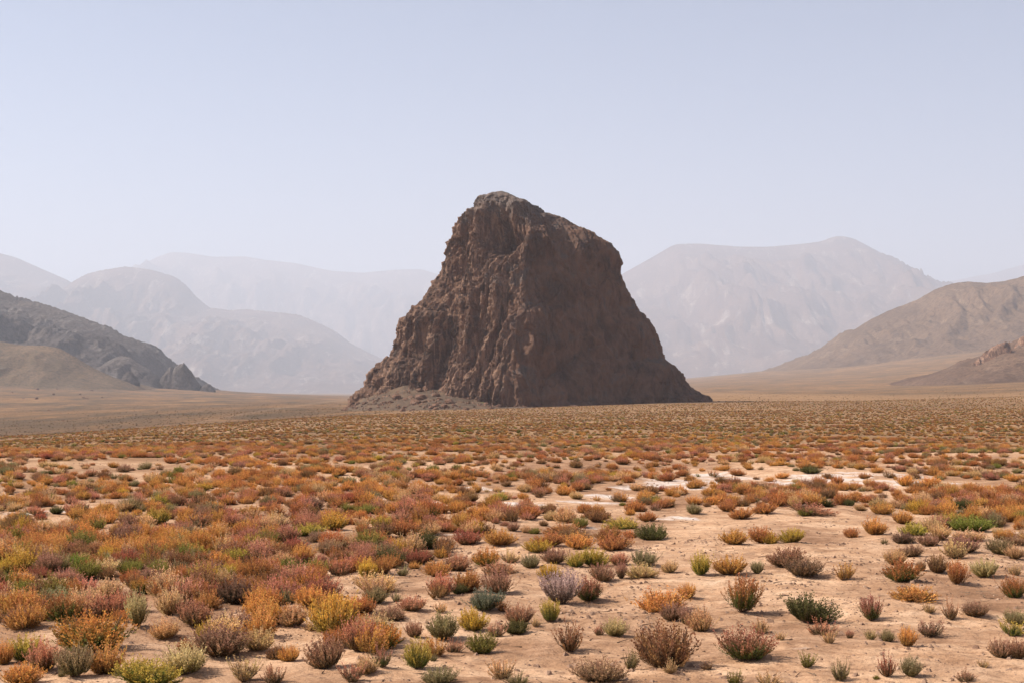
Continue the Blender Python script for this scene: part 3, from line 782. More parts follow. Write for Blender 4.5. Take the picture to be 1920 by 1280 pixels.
def shrub_meshes(seed, form, low=False):
    """foliage and branchwork of a shrub one unit wide and one unit high"""
    r = np.random.RandomState(seed)
    ns, nl, ll, lw, spread, inner = {
        'round':   (230, 36, 0.066, 0.0105, 1.22, 0.42),
        'upright': (130, 44, 0.066, 0.0100, 0.80, 0.50),
        'sparse':  (46, 44, 0.066, 0.0115, 1.10, 0.35),
        'low':     (230, 30, 0.070, 0.0115, 1.40, 0.40)}[form]
    if low:
        ns, nl, ll, lw = ns // 5, 6, 0.20, 0.050
    lobes = 0.66 + 0.5 * r.rand(16)[np.arange(24) % 16]
    az = r.uniform(0, 2 * math.pi, ns)
    pol = spread * np.sqrt(r.rand(ns)) * (1 + 0.05 * r.normal(size=ns))
    reach = (inner + (1 - inner) * r.rand(ns) ** 0.45) * np.interp(az, np.linspace(0, 2 * math.pi, 25), np.append(lobes, lobes[0]))
    if form == 'upright':
        tipr = 0.46 * np.sin(pol) / math.sin(spread) * (0.75 + 0.35 * r.rand(ns)); tipz = (0.62 + 0.42 * r.rand(ns)) * (1 - 0.22 * (pol / spread) ** 2)
    elif form == 'sparse':
        tipr = 0.55 * np.sin(pol) * reach; tipz = reach * np.cos(pol * 0.92) * (0.75 + 0.4 * r.rand(ns)) + 0.05
    else:
        tipr = 0.53 * np.sin(pol) * reach; tipz = 0.96 * np.cos(pol) ** 0.8 * reach + 0.10 * r.rand(ns)
    stray = np.where(r.rand(ns) < 0.07, 1.0 + 0.3 * r.rand(ns), 1.0)
    tipr = tipr * stray; tipz = tipz * stray
    ca, sa = np.cos(az), np.sin(az)
    b0 = 0.10 * r.rand(ns) * (tipr / 0.5)
    P0 = np.stack([ca * b0, sa * b0, np.zeros(ns)], -1)
    P2 = np.stack([ca * tipr, sa * tipr, np.maximum(tipz, 0.05)], -1)
    k = 0.62 if form == 'upright' else 0.55
    P1 = np.stack([ca * tipr * 0.72, sa * tipr * 0.72, P2[:, 2] * (0.36 if form != 'low' else 0.42)], -1) + 0.03 * r.normal(size=(ns, 3))
    def bez(t):
        t = t[..., None]
        return (1 - t) ** 2 * P0[:, None] + 2 * t * (1 - t) * P1[:, None] + t * t * P2[:, None], 2 * (1 - t) * (P1 - P0)[:, None] + 2 * t * (P2 - P1)[:, None]
    t = np.linspace(0.24, 1.0, nl)[None] + 0.02 * r.normal(size=(ns, nl))
    t = np.clip(t, 0.1, 1.0)
    C, T = bez(t)
    T = T / np.maximum(np.linalg.norm(T, axis=-1, keepdims=True), 1e-6)
    side = r.normal(size=(ns, nl, 3)); side -= (side * T).sum(-1, keepdims=True) * T
    side /= np.maximum(np.linalg.norm(side, axis=-1, keepdims=True), 1e-6)
    ax = T + np.array([0, 0, 0.25]) + side * (0.62 - 0.34 * t[..., None]); ax /= np.linalg.norm(ax, axis=-1, keepdims=True)
    wd = np.cross(ax, r.normal(size=(ns, nl, 3))); wd /= np.maximum(np.linalg.norm(wd, axis=-1, keepdims=True), 1e-6)
    L = ll * (0.6 + 0.8 * r.rand(ns, nl, 1)) * (1.15 - 0.45 * t[..., None]); W = lw * (0.7 + 0.6 * r.rand(ns, nl, 1))
    off = side * 0.010
    v0 = C + off; v1 = C + off + ax * L * 0.5 + wd * W; v2 = C + off + ax * L; v3 = C + off + ax * L * 0.5 - wd * W
    V = np.stack([v0, v1, v2, v3], 2).reshape(-1, 3)
    V[:, 2] = np.maximum(V[:, 2], 0.004)
    m = ns * nl
    fidx = np.arange(m)[:, None] * 4 + np.array([0, 1, 2, 3])[None]
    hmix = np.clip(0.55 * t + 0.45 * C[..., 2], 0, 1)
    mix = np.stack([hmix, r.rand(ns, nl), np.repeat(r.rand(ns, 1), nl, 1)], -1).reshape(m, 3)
    fol = mesh_from('foliage', V, fidx, M_LEAF, False, {'leaf_mix': np.repeat(mix, 4, 0)})
    if low: return fol, None
    # woody stems: three-sided tubes
    nb = min(ns, 46 if form != 'sparse' else 42); sg = 4
    tt = np.linspace(0, 0.92, sg + 1)[None].repeat(ns, 0)
    C, T = bez(tt); C = C[:nb]; T = T[:nb]
    T = T / np.maximum(np.linalg.norm(T, axis=-1, keepdims=True), 1e-6)
    u = np.cross(T, np.array([0.31, 0.87, 0.38])); u /= np.linalg.norm(u, axis=-1, keepdims=True); w = np.cross(T, u)
    rad = (0.012 * (1 - 0.8 * np.linspace(0, 1, sg + 1)))[None, :, None]
    ring = np.stack([C + rad * (math.cos(a) * u + math.sin(a) * w) for a in (0, 2.094, 4.189)], 2)
    V = ring.reshape(-1, 3)
    fs = []
    for b in range(nb):
        for s in range(sg):
            o = (b * (sg + 1) + s) * 3
            for q in range(3): fs.append((o + q, o + (q + 1) % 3, o + 3 + (q + 1) % 3, o + 3 + q))
    return fol, mesh_from('branchwork', V, np.array(fs), M_TWIG, True)

FORMS = ('round', 'upright', 'sparse', 'low')
PROTO = {f: [shrub_meshes(1000 + 37 * i + 7 * len(f), f) for i in range(4)] for f in FORMS}

# tip tint, base tint, words
TINT = {
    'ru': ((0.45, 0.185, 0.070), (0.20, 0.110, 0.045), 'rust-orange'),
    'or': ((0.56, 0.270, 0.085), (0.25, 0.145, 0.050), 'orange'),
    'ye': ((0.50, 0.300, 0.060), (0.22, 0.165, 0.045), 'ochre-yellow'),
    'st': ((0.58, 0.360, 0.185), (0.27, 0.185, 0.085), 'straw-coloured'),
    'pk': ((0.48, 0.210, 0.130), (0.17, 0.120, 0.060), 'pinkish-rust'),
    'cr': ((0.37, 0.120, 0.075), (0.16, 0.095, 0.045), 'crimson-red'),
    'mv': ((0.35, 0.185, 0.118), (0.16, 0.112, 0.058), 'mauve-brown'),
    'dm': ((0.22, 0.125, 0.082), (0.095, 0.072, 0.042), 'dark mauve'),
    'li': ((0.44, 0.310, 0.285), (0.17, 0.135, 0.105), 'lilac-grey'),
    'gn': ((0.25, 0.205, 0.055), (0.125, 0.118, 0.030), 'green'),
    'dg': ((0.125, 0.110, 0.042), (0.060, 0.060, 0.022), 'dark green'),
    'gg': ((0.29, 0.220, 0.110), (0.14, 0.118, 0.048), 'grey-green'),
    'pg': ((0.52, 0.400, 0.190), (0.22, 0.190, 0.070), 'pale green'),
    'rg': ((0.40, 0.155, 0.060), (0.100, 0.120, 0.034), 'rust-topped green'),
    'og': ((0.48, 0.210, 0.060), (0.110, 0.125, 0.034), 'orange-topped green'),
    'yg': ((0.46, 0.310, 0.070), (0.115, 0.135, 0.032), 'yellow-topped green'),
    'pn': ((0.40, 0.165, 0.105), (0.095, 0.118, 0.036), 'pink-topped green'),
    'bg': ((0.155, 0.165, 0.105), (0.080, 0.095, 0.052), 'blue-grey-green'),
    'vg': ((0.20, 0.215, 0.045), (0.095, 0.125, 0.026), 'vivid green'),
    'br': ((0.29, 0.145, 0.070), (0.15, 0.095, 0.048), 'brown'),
}
R, U_, S, L_ = FORMS
# one row per shrub: column and row of its foot, width, height (in thirds of a pixel from the panel corner), tint, form, [how it is singled out, its own label]
PANEL = {
 0: [(110, 935, 190, 118, 'mv', R), (360, 915, 195, 165, 'rg', R), (780, 950, 140, 190, 'pg', U_, 'pale green-and-straw upright shrub', 'pale green-and-straw upright shrub standing free on sand at the left'),
     (1090, 925, 185, 150, 'pk', R), (960, 880, 165, 165, 'st', R), (1330, 965, 270, 130, 'mv', L_), (1320, 790, 175, 145, 'dm', R, 'dark mauve-green dome', 'dark mauve-green domed shrub beside a crimson one in the left scrub'),
     (1195, 780, 110, 112, 'cr', R), (1110, 765, 105, 110, 'ru', R), (1510, 815, 90, 78, 'ru', R), (1605, 805, 115, 105, 'gg', S), (1655, 940, 155, 135, 'st', R),
     (1860, 985, 260, 225, 'ye', U_, 'big ochre-olive tussock', 'big ochre-olive upright tussock, tallest in the left-centre scrub'),
     (520, 1075, 380, 205, 'og', R, 'huge orange-crowned bush', 'huge bushy shrub, fiery orange crown over green, at the lower left'),
     (140, 1140, 165, 155, 'yg', R), (20, 1155, 110, 130, 'or', R), (245, 1190, 170, 180, 'pk', R), (430, 1230, 185, 175, 'gg', U_), (590, 1200, 190, 160, 'or', R),
     (830, 1272, 300, 160, 'yg', R, 'broad yellow-green bush', 'broad yellow-green bush at the bottom edge, lower left'), (1050, 1195, 250, 180, 'pg', R), (1230, 1110, 310, 185, 'mv', R, 'wide mauve-crimson bush', 'wide mauve-crimson bush on sand in the lower left'),
     (1450, 1085, 170, 118, 'st', R), (1370, 1245, 180, 155, 'st', S), (1550, 1255, 145, 130, 'pk', S), (1840, 1180, 180, 185, 'mv', R), (120, 1262, 210, 118, 'or', R), (1890, 1045, 130, 120, 'ru', R), (340, 1228, 62, 52, 'gg', S),
     (800, 745, 140, 92, 'og', R), (1010, 680, 95, 112, 'ru', U_), (440, 592, 140, 80, 'vg', R, 'bright green clump', 'bright green clump alone among rusty scrub at the left'), (215, 662, 115, 70, 'cr', R),
     (1730, 442, 185, 72, 'yg', R, 'yellow-green clump', 'wide yellow-green clump in the rusty scrub left of centre'), (1785, 468, 115, 60, 'mv', R),
     (205, 332, 102, 52, 'pk', R), (317, 324, 76, 50, 'dg', R, 'small dark green dome', 'small dark green dome between pink-rust shrubs by white salt, far left'), (405, 312, 108, 60, 'pk', R), (88, 342, 95, 50, 'or', R), (1410, 338, 105, 60, 'or', R),
     (1450, 725, 130, 100, 'ru', R), (1640, 692, 130, 100, 'st', R), (1745, 725, 140, 120, 'or', R), (600, 785, 190, 125, 'st', R), (290, 765, 190, 110, 'st', L_), (60, 825, 160, 100, 'pk', R),
     (640, 882, 170, 140, 'pk', R), (905, 692, 105, 70, 'mv', R), (700, 625, 120, 82, 'gn', S), (820, 655, 170, 82, 'mv', L_), (150, 580, 110, 60, 'br', R), (550, 610, 140, 90, 'ru', R), (380, 690, 160, 90, 'pk', R),
     (1280, 625, 100, 80, 'yg', R), (1130, 620, 150, 80, 'pk', R), (1560, 570, 160, 80, 'st', R), (1660, 510, 140, 70, 'cr', R), (1850, 520, 150, 90, 'mv', R), (1800, 580, 120, 80, 'pk', S), (30, 740, 130, 90, 'st', S),
     (470, 850, 110, 80, 'yg', R), (730, 690, 120, 80, 'ru', R), (1750, 960, 90, 60, 'st', S), (1880, 900, 140, 150, 'or', R), (1000, 540, 110, 60, 'br', R), (1240, 540, 130, 60, 'or', R)],
 1: [(555, 775, 140, 138, 'pk', R), (700, 750, 155, 130, 'ru', R), (665, 762, 95, 62, 'dg', R), (885, 760, 175, 140, 'mv', R), (815, 850, 200, 128, 'bg', R, 'blue-grey-green bush', 'blue-grey-green bush left of centre with rusty shrubs around it'),
     (905, 852, 95, 82, 'ru', S), (1235, 805, 225, 180, 'li', U_, 'lilac-grey shrub', 'lilac-grey feathery shrub, the only one of that colour, at centre'),
     (1395, 780, 155, 140, 'pn', R), (1170, 690, 135, 102, 'ye', R), (1460, 690, 145, 100, 'mv', R), (1570, 682, 75, 90, 'mv', U_), (1690, 677, 165, 82, 'st', L_), (890, 642, 180, 80, 'pk', L_),
     (535, 640, 165, 92, 'or', R), (140, 655, 115, 115, 'ye', R), (230, 642, 120, 92, 'ru', R), (340, 647, 95, 72, 'gg', S), (410, 594, 75, 42, 'or', R), (435, 562, 145, 90, 'cr', R), (270, 572, 180, 110, 'dg', R),
     (650, 607, 170, 108, 'pk', R), (820, 600, 155, 102, 'og', R), (1065, 620, 105, 82, 'gg', R), (950, 592, 135, 80, 'st', S), (1200, 602, 150, 98, 'mv', R), (1320, 612, 105, 90, 'yg', R), (1410, 607, 160, 110, 'yg', R),
     (1110, 532, 155, 72, 'ye', R), (1170, 497, 190, 82, 'ru', R), (1330, 517, 165, 82, 'or', R), (1290, 452, 240, 80, 'br', R),
     (885, 488, 185, 100, 'or', R, 'glowing orange dome', 'glowing rust-orange dome on bare sand beside a crimson one, centre'), (705, 472, 175, 86, 'cr', R, 'crimson-red dome', 'crimson-red dome on bare sand, left of the orange dome'),
     (1540, 522, 195, 100, 'ru', R), (1510, 442, 155, 72, 'ru', R), (1745, 457, 185, 90, 'dg', R, 'dark green dome', 'dark green dome on open sand below and right of the butte'),
     (1580, 386, 185, 65, 'yg', L_, 'flat yellow-and-green clump', 'flat yellow-and-dark-green clump below the butte'), (1720, 352, 105, 60, 'ru', R), (1620, 432, 95, 50, 'ru', R), (970, 391, 68, 52, 'mv', R), (1040, 396, 75, 46, 'st', R), (1090, 400, 70, 42, 'gn', R),
     (1350, 382, 95, 60, 'gn', R), (1250, 402, 210, 60, 'ru', L_), (350, 437, 155, 100, 'ru', R), (230, 442, 160, 92, 'br', R), (120, 437, 105, 72, 'ru', R), (510, 422, 135, 70, 'st', R), (30, 322, 80, 60, 'gn', R), (150, 327, 125, 55, 'gn', R),
     (640, 295, 98, 60, 'or', R, 'round orange cushion by the salt pan', 'round orange cushion shrub at the right rim of a white salt pan'), (450, 252, 105, 50, 'pk', R), (595, 257, 95, 50, 'or', R), (1430, 352, 150, 80, 'br', R),
     (120, 867, 140, 110, 'ru', R), (190, 742, 200, 110, 'st', R), (190, 812, 140, 92, 'gg', R), (560, 857, 105, 72, 'st', S, 'thin straw sprig', 'thin straw-coloured sprig alone on the bare sand left of centre'), (310, 807, 95, 62, 'gg', S), (400, 852, 170, 90, 'pk', R),
     (575, 1012, 190, 160, 'gg', R), (740, 962, 180, 125, 'ye', R), (790, 1077, 180, 122, 'gn', R), (1000, 917, 170, 120, 'mv', R), (985, 982, 145, 82, 'dg', R), (1180, 902, 125, 122, 'yg', U_), (1095, 947, 75, 62, 'st', S),
     (1290, 1067, 195, 190, 'br', S, 'tall open brown shrub', 'tall open brown-straw shrub on bare sand, lower centre'), (1540, 997, 135, 108, 'pg', R, 'fresh green bush', 'small fresh green bush on bare sand, lower centre right'), (1450, 992, 85, 72, 'pk', S),
     (1820, 1150, 330, 255, 'br', R, 'largest brown-straw bush', 'largest brown-straw bush, tall and rounded, right of bottom centre'), (1625, 1167, 115, 130, 'gg', S), (1450, 1232, 270, 130, 'mv', L_, 'low spreading mauve-pink bush', 'low spreading mauve-pink bush at the bottom edge, right of centre'),
     (915, 1222, 200, 132, 'st', S), (430, 1177, 155, 170, 'yg', R, 'yellow-topped green ball', 'compact green ball with yellow top on sand, bottom left of centre'), (230, 1182, 125, 130, 'pn', S), (100, 1087, 190, 180, 'pk', R), (220, 1052, 230, 150, 'og', R), (410, 1002, 105, 92, 'mv', R),
     (60, 1252, 160, 120, 'pk', S), (550, 1262, 200, 92, 'gg', R), (1000, 1257, 170, 72, 'gg', S), (1810, 842, 285, 135, 'or', R, 'wide orange-straw bush', 'wide orange-straw bush alone on pale sand, right of the lilac-grey shrub'), (1865, 915, 140, 110, 'mv', R),
     (1850, 650, 110, 72, 'st', R), (280, 892, 170, 82, 'mv', L_), (520, 1132, 65, 52, 'gg', S), (870, 1002, 130, 90, 'pk', S), (630, 1077, 130, 82, 'pk', S), (1700, 600, 150, 80, 'gg', R), (1560, 600, 120, 72, 'pk', R), (1850, 1200, 130, 80, 'st', S),
     (60, 880, 100, 110, 'or', R), (40, 600, 110, 80, 'pk', R), (100, 540, 150, 90, 'pk', R)],
 2: [(285, 510, 155, 86, 'or', R), (440, 492, 155, 100, 'ru', R), (478, 497, 108, 72, 'ye', R, 'yellow cushion', 'golden yellow cushion pressed against a taller rusty shrub, right of centre'), (620, 495, 145, 86, 'ye', R), (590, 617, 240, 112, 'mv', R), (675, 674, 205, 102, 'dm', R, 'dark mauve dome', 'dark mauve dome in front of a paler mauve one, right of centre'),
     (105, 667, 115, 120, 'yg', R), (265, 664, 215, 112, 'or', R), (420, 662, 75, 72, 'gg', U_), (908, 692, 145, 112, 'or', S, 'lone orange-straw puff', 'lone orange-straw puff with open branches on bare brown sand'), (948, 434, 98, 56, 'ru', R, 'small rust cushion', 'small rust cushion alone on bare sand in the right half'),
     (1075, 422, 145, 100, 'or', R), (1240, 487, 135, 72, 'dm', R), (1380, 502, 145, 72, 'mv', R), (1300, 432, 155, 72, 'yg', R), (1445, 382, 155, 80, 'pk', R),
     (1630, 402, 245, 96, 'vg', R, 'vivid green clump', 'vivid green wide clump by pale salt at the right'), (1615, 462, 195, 66, 'st', L_), (1235, 357, 135, 82, 'or', R), (1120, 322, 135, 62, 'or', R), (1190, 612, 135, 82, 'st', R), (1290, 562, 135, 72, 'mv', R),
     (1240, 707, 215, 122, 'rg', R), (1430, 647, 125, 112, 'br', R), (1540, 712, 145, 132, 'ru', U_), (1700, 672, 155, 112, 'pg', R, 'whitish-green bush', 'whitish pale green bush among rusty ones at the right edge'), (1580, 542, 210, 90, 'mv', R),
     (1790, 542, 145, 102, 'gg', R), (1870, 482, 115, 62, 'mv', R), (1870, 562, 115, 82, 'st', R), (1880, 662, 105, 82, 'st', S), (1870, 792, 125, 122, 'rg', R), (30, 787, 95, 92, 'or', R),
     (330, 877, 210, 190, 'rg', U_, 'vase-shaped rust shrub', 'tall vase-shaped rust-green shrub alone on bare sand, right of centre'), (710, 917, 285, 162, 'dg', R, 'big dark green bush', 'big dark green bush with rusty tips on bare sand at the right'),
     (1065, 912, 145, 132, 'pn', U_), (1290, 827, 245, 90, 'or', L_), (1510, 907, 115, 122, 'pk', S), (1650, 897, 165, 92, 'mv', R), (1385, 887, 85, 62, 'st', S), (110, 962, 155, 138, 'st', R), (20, 932, 95, 112, 'mv', R),
     (780, 987, 190, 102, 'pk', S), (830, 1057, 95, 82, 'st', S), (360, 1132, 290, 172, 'pn', R, 'large rust-and-green bush', 'large loose rust-and-green bush on sand at the lower right'), (440, 987, 115, 92, 'st', S), (550, 1027, 75, 62, 'st', S), (940, 1012, 42, 52, 'pk', U_), (1060, 1027, 85, 72, 'pg', S), (1150, 1027, 85, 72, 'gg', R),
     (1255, 1072, 105, 110, 'or', U_, 'little orange vase', 'little orange-yellow vase-shaped shrub on pale sand at the lower right'), (1390, 997, 205, 112, 'mv', S), (1870, 932, 135, 92, 'gg', R), (1860, 1017, 180, 102, 'yg', S), (1790, 1137, 135, 112, 'mv', R), (1890, 1147, 120, 122, 'mv', R),
     (695, 1177, 105, 102, 'gn', S, 'sparse green sprig', 'sparse green sprig on white sand near the bottom right'), (890, 1237, 125, 122, 'gg', S), (1150, 1237, 135, 132, 'cr', S, 'crimson sprig', 'thin crimson-mauve shrub touching a green one at the bottom right'), (1275, 1237, 125, 122, 'gg', R), (290, 1257, 125, 102, 'gn', S), (480, 1262, 210, 82, 'st', S),
     (140, 1177, 85, 52, 'br', S), (1690, 1187, 95, 52, 'st', S), (1600, 1257, 150, 72, 'mv', S), (1090, 1242, 42, 32, 'gn', R), (1340, 642, 65, 62, 'br', R), (65, 312, 95, 62, 'gg', R), (330, 334, 135, 62, 'ru', R), (460, 317, 145, 62, 'ru', R), (250, 302, 115, 62, 'ru', R),
     (720, 322, 255, 66, 'pk', L_), (690, 327, 85, 42, 'gn', R), (1340, 292, 85, 46, 'gn', R), (1570, 282, 135, 62, 'dg', R), (995, 302, 75, 42, 'st', R), (970, 160, 78, 42, 'ru', R), (1070, 157, 88, 42, 'ru', R), (1250, 152, 98, 66, 'or', R), (1390, 167, 150, 66, 'or', R),
     (765, 142, 85, 56, 'ru', R), (870, 137, 85, 56, 'ru', R), (815, 152, 62, 36, 'pk', R), (715, 80, 135, 46, 'dg', R), (560, 97, 95, 32, 'or', R), (305, 87, 98, 42, 'ru', R), (290, 142, 85, 46, 'br', R), (225, 132, 85, 46, 'br', R), (70, 157, 75, 42, 'pk', R), (1020, 110, 68, 36, 'ru', R), (1135, 490, 60, 40, 'gg', S)],
}
SH = []
for k, rows in PANEL.items():
    for row in rows:
        zx, zy, w, h, c, f = row[:6]
        SH.append(dict(px=640 * k + zx / 3.0, py=860 + zy / 3.0, w=w / 3.0, h=h / 3.0, c=c, f=f, ref=row[6] if len(row) > 6 else None, label=row[7] if len(row) > 7 else None))
# the dense belt on the left, filled up to three hundred shrubs
rs = random.Random(21)
DENSE = [((0, 640), (985, 1085), 0.55), ((0, 640), (1085, 1150), 0.18), ((640, 900), (965, 1030), 0.12), ((1650, 1920), (985, 1060), 0.08), ((560, 860), (1060, 1200), 0.07)]
mixc = ['ru'] * 5 + ['pk'] * 5 + ['or'] * 4 + ['st'] * 4 + ['br'] * 2 + ['mv'] * 3 + ['cr', 'gn', 'yg', 'ye', 'gg', 'rg']
tries = 0
while len(SH) < 300 and tries < 6000:
    tries += 1
    q = rs.random(); acc = 0
    for (x0, x1), (y0, y1), pr in DENSE:
        acc += pr
        if q < acc: break
    px = rs.uniform(x0, x1); py = rs.uniform(y0, y1)
    sc = (py - YH) / 300.0
    w = rs.uniform(34, 58) * sc; h = w * rs.uniform(0.55, 0.8)
    if any(abs(px - s['px']) < 0.30 * (w + s['w']) and abs(py - s['py']) < 0.16 * (h + s['h']) for s in SH): continue
    SH.append(dict(px=px, py=py, w=w, h=h, c=rs.choice(mixc), f=rs.choice((R, R, R, U_, L_, S)), ref=None, label=None))

marks = [s for s in SH if s['ref']]
words = {R: 'rounded shrub', U_: 'upright shrub', S: 'thin open shrub', L_: 'low spreading shrub'}
byname = {}
for s in SH:
    x, y, z = on_ground(s['px'], s['py'])
    s['loc'] = (x, y, z); s['wm'] = s['w'] * y / F; s['hm'] = s['h'] * y / F
    if s['label']: continue
    m = min(marks, key=lambda q: math.hypot(q['px'] - s['px'], 2.2 * (q['py'] - s['py'])))
    dx, dy = s['px'] - m['px'], 2.2 * (s['py'] - m['py'])
    rel = ('left of' if dx < 0 else 'right of') if abs(dx) > abs(dy) else ('in front of' if dy > 0 else 'behind')
    size = 'tiny' if s['wm'] < 0.2 else 'small' if s['wm'] < 0.36 else 'sizeable' if s['wm'] < 0.56 else 'big'
    s['key'] = (size, TINT[s['c']][2], words[s['f']], rel, m['ref'])
    byname.setdefault(s['key'], []).append((math.hypot(dx, dy), s))
for key, lst in byname.items():
    lst.sort(key=lambda a: a[0])
    for k, (_, s) in enumerate(lst):
        size, col, form, rel, ref = key
        pre = '' if len(lst) == 1 else ('closest ' if k == 0 else _ordn[k] + '-closest ')
        s['label'] = f'{pre}{size} {col} {form} {rel} the {ref}'

for s in SH:
    fol, twg = PROTO[s['f']][rs.randrange(4)]
    root = bpy.data.objects.new('desert_shrub', None); COL.objects.link(root)
    root.empty_display_size = 0.1
    x, y, z = s['loc']
    root.location = (x, y, z - 0.01)
    root.rotation_euler = (rs.gauss(0, 0.09), rs.gauss(0, 0.09), rs.uniform(0, 6.283))
    big = 1.10 if s['px'] < 720 else 1.0
    root.scale = (big * s['wm'] * 1.22 * rs.uniform(0.92, 1.1), big * s['wm'] * 1.22 * rs.uniform(0.92, 1.1), s['hm'] * 1.12)
    tag(root, s['label'], 'shrub', 'desert shrubs scattered over the near plain')
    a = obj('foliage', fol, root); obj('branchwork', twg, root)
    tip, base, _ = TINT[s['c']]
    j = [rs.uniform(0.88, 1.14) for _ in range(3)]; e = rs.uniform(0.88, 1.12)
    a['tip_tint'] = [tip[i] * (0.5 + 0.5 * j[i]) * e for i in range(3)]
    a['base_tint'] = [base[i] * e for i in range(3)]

# ------------------------------------------------------------------ the rest of the scrub, too many to count
def scatter_group(name, colls, points, attrs, label, cat):
    """one object whose points carry shrubs, by geometry nodes"""
    me = bpy.data.meshes.new(name)
    me.vertices.add(len(points)); me.vertices.foreach_set('co', np.ascontiguousarray(points, np.float32).ravel())
    for k, a in attrs.items():
        a = np.ascontiguousarray(a)
        if a.ndim == 2 and k.endswith('tint'):
            at = me.attributes.new(k, 'FLOAT_COLOR', 'POINT'); at.data.foreach_set('color', np.concatenate([a, np.ones((len(a), 1))], 1).astype(np.float32).ravel())
        elif a.ndim == 2:
            at = me.attributes.new(k, 'FLOAT_VECTOR', 'POINT'); at.data.foreach_set('vector', a.astype(np.float32).ravel())
        else:
            at = me.attributes.new(k, 'INT', 'POINT'); at.data.foreach_set('value', a.astype(np.int32))
    o = obj(name, me)
    ng = bpy.data.node_groups.new(name + '_nodes', 'GeometryNodeTree')
    ng.interface.new_socket('Geometry', in_out='INPUT', socket_type='NodeSocketGeometry')
    ng.interface.new_socket('Geometry', in_out='OUTPUT', socket_type='NodeSocketGeometry')
    gi = ng.nodes.new('NodeGroupInput'); go = ng.nodes.new('NodeGroupOutput')
    ci = ng.nodes.new('GeometryNodeCollectionInfo'); ci.inputs['Collection'].default_value = colls
    ci.inputs['Separate Children'].default_value = True; ci.inputs['Reset Children'].default_value = True
    ip = ng.nodes.new('GeometryNodeInstanceOnPoints'); ip.inputs['Pick Instance'].default_value = True
    def na(nm, ty):
        q = ng.nodes.new('GeometryNodeInputNamedAttribute'); q.data_type = ty; q.inputs['Name'].default_value = nm
        return q.outputs['Attribute']
    e2r = ng.nodes.new('FunctionNodeEulerToRotation')
    ng.links.new(gi.outputs[0], ip.inputs['Points']); ng.links.new(ci.outputs[0], ip.inputs['Instance'])
    ng.links.new(na('pick', 'INT'), ip.inputs['Instance Index'])
    ng.links.new(na('turn', 'FLOAT_VECTOR'), e2r.inputs[0]); ng.links.new(e2r.outputs[0], ip.inputs['Rotation'])
    ng.links.new(na('size', 'FLOAT_VECTOR'), ip.inputs['Scale'])
    ng.links.new(ip.outputs[0], go.inputs[0])
    md = o.modifiers.new('scatter', 'NODES'); md.node_group = ng
    return tag(o, label, cat, kind='stuff')

def collection_of(name, meshes):
    c = bpy.data.collections.new(name)          # holds the patterns only, not part of the scene
    for i, me in enumerate(meshes):
        c.objects.link(bpy.data.objects.new(f'{name}_{i:02d}', me))
    return c
pal = ['ru', 'or', 'br', 'pk', 'st', 'gg', 'gn', 'mv', 'ye', 'yg', 'dg', 'cr', 'rg']
ptip = np.array([TINT[c][0] for c in pal]); pbase = np.array([TINT[c][1] for c in pal])

def fill(d0, d1, dens, rng, half=25.0):
    area = math.radians(half) * (d1 ** 2 - d0 ** 2)
    n = int(area * dens)
    d = np.sqrt(rng.uniform(d0 ** 2, d1 ** 2, n)); a = rng.uniform(-math.radians(half), math.radians(half), n)
    return d * np.sin(a), d * np.cos(a)

